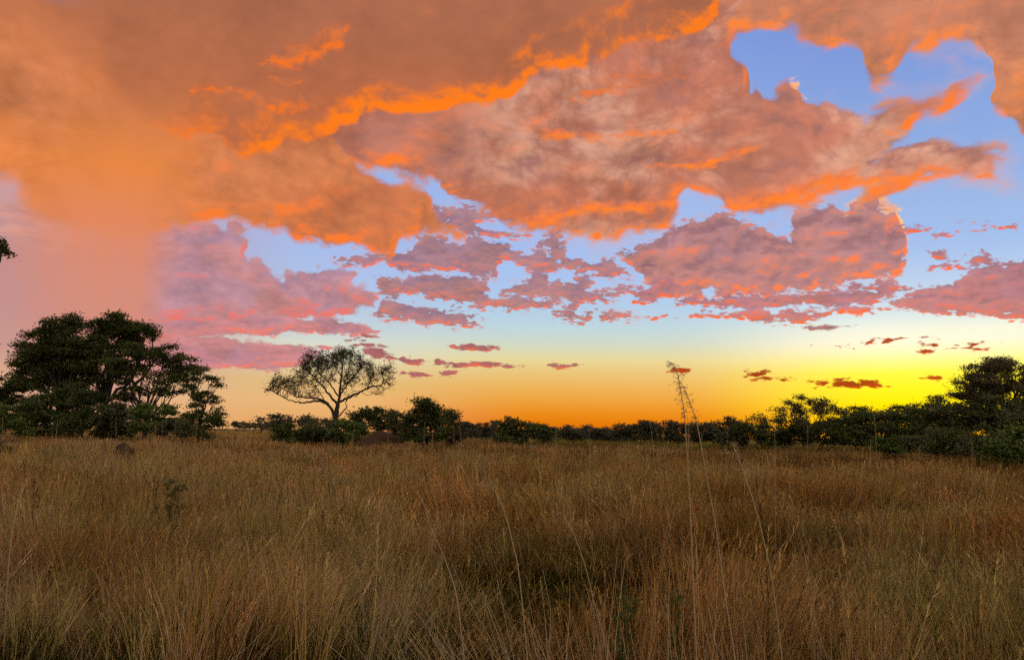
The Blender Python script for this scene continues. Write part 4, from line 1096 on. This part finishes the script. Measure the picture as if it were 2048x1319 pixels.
# ================================================================= single stalks and plants that stand out of the grass
def stalk(name, label, pts, d, r, plume=None, group=None, hairs=60, hair=0.05, dirs=(-1, 1), droop=0.6, mat=None, base_d=None, dense=0.0):
    """pts: the stem on the photograph from tip to foot; plume = how far down (0..1) the seed head reaches"""
    mat = mat or M_STALK
    n = len(pts); bd = base_d if base_d is not None else d
    P = []
    for i, (x, y) in enumerate(pts):
        P.append(np.array(at(x, y, d + (bd - d) * i / max(1, n - 1))))
    foot = P[-1].copy()
    if foot[2] > 0.02:
        dirv = P[-1] - P[-2]; dirv = dirv / (abs(dirv[2]) + 1e-6)
        P.append(np.array((foot[0] + dirv[0] * foot[2] * 0.4, foot[1], -0.05)))
    base = np.array((P[-1][0], P[-1][1], 0.0))
    th = thing(name, label, 'grass stalk', tuple(base), group)
    Q = smooth_path([p - base for p in P], 5)
    T = Tubes(5); T.add(Q, [r * 0.45, r * 0.8, r, r * 1.1]); 
    if plume is None and hairs == 0: pass
    st = T.build('stem', mat, th)
    nv = len(st.data.vertices)
    a = st.data.attributes.new('tint', 'FLOAT', 'POINT'); a.data.foreach_set('value', np.full(nv, 0.4, dtype=np.float32))
    if plume:
        L = np.concatenate([[0], np.cumsum(np.linalg.norm(np.diff(Q, axis=0), axis=1))]); tot = L[-1]
        H = Tubes(3); cens = []
        for k in range(hairs):
            t = RNG.uniform(0.0, plume) * tot
            p = np.array([np.interp(t, L, Q[:, q]) for q in range(3)])
            ln = hair * (0.5 + 0.7 * math.sin(math.pi * min(1, t / (plume * tot) * 0.9 + 0.08))) * RNG.uniform(0.6, 1.2)
            s = dirs[RNG.integers(len(dirs))]
            v = np.array((s * RNG.uniform(0.4, 1.0), RNG.normal(0, 0.6), RNG.uniform(-droop, 0.7)))
            v = v / np.linalg.norm(v) * ln
            e = p + v; mid = p + v * 0.55 + (0, 0, ln * 0.18)
            H.add([p, mid, e], [r * 0.28, r * 0.16], 3)
            m_ = max(2, int(ln / 0.012))
            tt = RNG.uniform(0.25, 1.0, m_)[:, None]
            cens.append(p * (1 - tt) + e * tt + RNG.normal(0, 0.003 + dense, (m_, 3)))
        cen = np.concatenate(cens)
        V, F = leaf_tris(cen, max(0.006, r * 1.1), 0.0, 0.3)
        hv = np.concatenate(H.V); hf = np.concatenate(H.F)
        hf = np.concatenate([hf[:, [0, 1, 2]], hf[:, [0, 2, 3]]])
        V = np.concatenate([V, hv]); F = np.concatenate([F, hf + 3 * len(cen)])
        sh = build('seed_head', V, F, mat, th, attr={'tint': np.clip(RNG.normal(0.35, 0.25, len(V)), 0, 1)}); sh['kind'] = 'stuff'
    return th

stalk('reed_stalk', 'tallest reed with a drooping feathery head curled at its tip', [(1339, 733), (1343, 727), (1350, 733), (1357, 757), (1363, 790), (1369, 830), (1374, 900), (1380, 1000), (1384, 1100), (1388, 1200), (1394, 1330), (1398, 1500)],
      3.3, 0.0024, plume=0.115, hairs=90, hair=0.030, dirs=(-1, -1, -1, 1), base_d=3.1)
stalk('reed_stalk', 'second tall reed leaning left with a one-sided feathery head', [(1361, 764), (1370, 778), (1379, 802), (1386, 822), (1393, 842), (1401, 884), (1415, 960), (1430, 1040), (1441, 1120), (1452, 1200), (1472, 1330), (1490, 1500)],
      3.4, 0.0024, plume=0.095, hairs=70, hair=0.026, dirs=(-1, -1, -1, 1), base_d=3.1)
stalk('reed_stalk', 'reed with a dense pale brown seed head right of the two tall reeds', [(1463, 884), (1468, 893), (1476, 914), (1483, 934), (1491, 954), (1510, 1012), (1530, 1090), (1546, 1172), (1566, 1330), (1585, 1500)],
      3.5, 0.0023, plume=0.11, hairs=60, hair=0.026, dirs=(-1, 1), base_d=3.2, dense=0.004)
stalk('reed_stalk', 'reddish stem with its soft head bent over to the left', [(967, 976), (976, 971), (986, 976), (1000, 1002), (1015, 1042), (1027, 1092), (1036, 1132), (1046, 1220), (1056, 1330), (1066, 1480)],
      4.2, 0.0028, plume=0.05, hairs=36, hair=0.03, dirs=(-1, 1), base_d=3.8, dense=0.003)
stalk('reed_stalk', 'stem with a short brown nodding head in the hollow', [(1112, 1028), (1120, 1026), (1130, 1036), (1140, 1052), (1152, 1078), (1170, 1130), (1190, 1210), (1215, 1330)],
      4.6, 0.0024, plume=0.12, hairs=40, hair=0.018, base_d=4.2, dense=0.003)
stalk('reed_stalk', 'upright rust coloured stalk left of the bent-over head', [(840, 990), (850, 1015), (862, 1055), (885, 1105), (905, 1160), (915, 1200), (921, 1250), (930, 1330), (938, 1440)],
      4.2, 0.003, plume=None, base_d=3.8)
stalk('reed_stalk', 'slim golden stalk arching at the left side of the field', [(64, 952), (52, 966), (44, 985), (36, 1012), (28, 1045), (20, 1100), (14, 1180)],
      6.5, 0.004, plume=0.28, hairs=30, hair=0.02, base_d=6.2, dense=0.003)
stalk('reed_stalk', 'pale seed head nodding at the right edge of the field', [(2020, 982), (2030, 985), (2040, 992), (2052, 1004), (2066, 1060), (2075, 1150)],
      6.5, 0.003, plume=0.3, hairs=50, hair=0.03, base_d=6.2, dense=0.006)

# slender stalks rising over the edge of the field; told apart only by where they stand
G1 = 'slender stalks standing up before the bushes'
for lab, x0, y0, x1, d in [
    ('slender stalk before the airy bush, reaching into the orange sky', 913, 812, 930, 15),
    ('pale stalk before the middle of the grove', 116, 836, 110, 22), ('slender stalk before the thin airy tree of the grove', 395, 824, 388, 16),
    ('short stalk before the dark bush of the grove', 234, 850, 229, 24), ('stalk before the green topped bush of the grove', 326, 846, 321, 24), ('stalk left of the green topped bush', 312, 849, 307, 24),
    ('thin stalk at the left edge of the view', 6, 834, 2, 18), ('stalk before the left flank of the tall bush', 849, 842, 847, 20), ('short pale stalk before the right flank of the tall bush', 866, 856, 862, 22),
    ('stalk in front of the reddish earth mound', 777, 862, 773, 26), ('stalk rising in the orange gap of the wood', 1113, 850, 1110, 26), ('bent stalk before the first rounded tree of the wood', 1176, 842, 1182, 20),
    ('stalk leaning left of the two tall reeds', 1299, 845, 1314, 18), ('second stalk leaning left of the two tall reeds', 1311, 856, 1326, 18), ('third leaning stalk next to the tall reeds', 1325, 860, 1334, 18),
    ('thin stalk between the two tall reeds', 1375, 828, 1380, 14), ('stalk under the see-through tree', 1615, 850, 1616, 22), ('thin tall stalk below the pale thin tree', 1549, 836, 1551, 12),
    ('tall thin stalk against the yellow sky', 1743, 801, 1762, 14), ('pale stalk before the second climbing bush', 1944, 884, 1945, 18), ('short stalk before the third nearer bush', 1881, 905, 1880, 18), ('short stalk before the dark bush left of the climbing bushes', 1742, 876, 1740, 24),
    ('pale bent stalk before the first nearer bush', 1838, 890, 1842, 20), ('stalk before the bush under the forked trunk', 706, 866, 703, 24), ('stalk left of the bush under the forked trunk', 648, 870, 645, 24),
    ('stalk before the loose airy bush', 908, 852, 907, 20), ('stalk before the domed tree of the wood', 1455, 862, 1452, 22), ('stalk before the tree right of the tall reeds', 1404, 866, 1400, 22),
    ]:
    yb = hor(x1) + 1547 * 1.05 / d
    xm = x0 * 0.45 + x1 * 0.55
    stalk('grass_stalk', lab, [(x0, y0), (x0 * 0.8 + x1 * 0.2 + (x1 - x0) * 0.12, y0 + (yb - y0) * 0.2), (xm, y0 + (yb - y0) * 0.55), (x1, yb), (x1 + (x1 - x0) * 0.2, hor(x1) + 1547 * 1.7 / d)], d, 0.002 + 0.00014 * d,
          plume=0.16, hairs=14, hair=0.03 + 0.001 * d, group=G1, dense=0.002)

# bunches of long stiff straw in the very foreground
def bunch(label, px, d, n, spread, h0, h1, bias, seed, w=0.0033):
    b = at(px, 1000, d); base = np.array((b.x, b.y, 0.0))
    o = thing('straw_clump', label, 'grass clump', tuple(base), 'clumps of long straw in the foreground')
    T = Tubes(3); rng = np.random.default_rng(seed); tint = []
    for i in range(n):
        a = rng.normal(0, spread); q = rng.normal(0, spread)
        h = rng.uniform(h0, h1); f = rng.normal(0, 0.16, 2)
        p0 = np.array((f[0], f[1], -0.03)); tip = p0 + np.array((bias[0] + a, bias[1] + q, 1.0)) / math.sqrt(1 + (bias[0] + a) ** 2) * h
        mid = p0 * 0.5 + tip * 0.5 + np.array((0, 0, 0.10 * h * abs(bias[0] + a))) + rng.normal(0, 0.02, 3)
        T.add(smooth_path([p0, mid, tip], 4, 0.004), [w, w * 0.8, w * 0.35], 3)
        tint += [np.clip(rng.normal(0.6, 0.3), 0, 1)] * 27
    st = T.build('blades', M_STALK, o)
    a_ = st.data.attributes.new('tint', 'FLOAT', 'POINT'); nv = len(st.data.vertices)
    a_.data.foreach_set('value', np.resize(np.array(tint, dtype=np.float32), nv))
    st['kind'] = 'stuff'
bunch('fan of long straw stems reaching up to the left in the lower middle', 1190, 3.5, 170, 0.32, 0.7, 1.5, (-0.55, 0.05), 1)
bunch('thick upright straw clump around the feet of the two tall reeds', 1330, 3.2, 200, 0.26, 0.5, 1.40, (-0.18, 0.0), 2)
bunch('loose straw clump leaning left at the right of the reeds', 1640, 3.6, 90, 0.34, 0.5, 1.15, (-0.35, 0.0), 3)
bunch('straw clump leaning over to the right in the lower left', 330, 4.4, 34, 0.30, 0.6, 1.20, (0.35, 0.0), 4)
bunch('straw clump leaning right at the left edge below', 60, 4.2, 26, 0.3, 0.5, 1.1, (0.32, 0.0), 5)
bunch('straw clump sweeping left at the lower right', 1900, 4.0, 110, 0.34, 0.5, 1.10, (-0.5, 0.1), 6)
bunch('pale straw clump left of the hollow', 760, 6.2, 60, 0.3, 0.7, 1.15, (0.30, 0.0), 7, 0.003)

# small leafy plants
def plant(name, label, cat, px, d, sprigs, leaf, mat, nl=16, spread=0.03):
    b = at(px, 1000, d); base = np.array((b.x, b.y, 0.0))
    th = thing(name, label, cat, tuple(base))
    T = Tubes(5); cens = []
    for x, y in sprigs:
        e = np.array(at(x, y, d + RNG.normal(0, 0.04))) - base
        T.add(smooth_path([(0, 0, -0.03), e * np.array((0.25, 0.3, 0.5)), e], 4, 0.008), [0.006, 0.004, 0.0025], 5)
        for k in range(3):
            c = e * (1 - 0.12 * k) if k else e
            cens.append(c + RNG.normal(0, spread, (nl if k == 0 else nl // 3, 3)))
    st = T.build('stem', mat, th); st.data.attributes.new('tint', 'FLOAT', 'POINT')
    cen = np.concatenate(cens); V, F = leaf_tris(cen, leaf, 0.15, 0.42)
    build('foliage', V, F, mat, th, attr={'tint': np.repeat(RNG.random(len(cen)), 3)})
plant('sapling', 'small dark leafy sapling poking out of the grass in front of the grove', 'sapling', 342, 10.2,
      [(343, 962), (334, 971), (358, 975), (368, 970), (348, 982), (352, 968), (340, 990), (312, 1012), (362, 1012)], 0.038, M_LEAF, 16, 0.026)
plant('green_plant', 'dark green leafy plant among the straw at the lower middle', 'plant', 1248, 3.9,
      [(1232, 1198), (1246, 1192), (1260, 1196), (1270, 1206), (1238, 1216), (1256, 1214), (1248, 1228)], 0.024, M_LEAF, 8, 0.02)
plant('green_plant', 'small bright green plant between the feet of the two tall reeds', 'plant', 1352, 3.7,
      [(1350, 1192), (1362, 1188), (1342, 1206), (1356, 1204)], 0.022, M_LEAF, 6, 0.018)
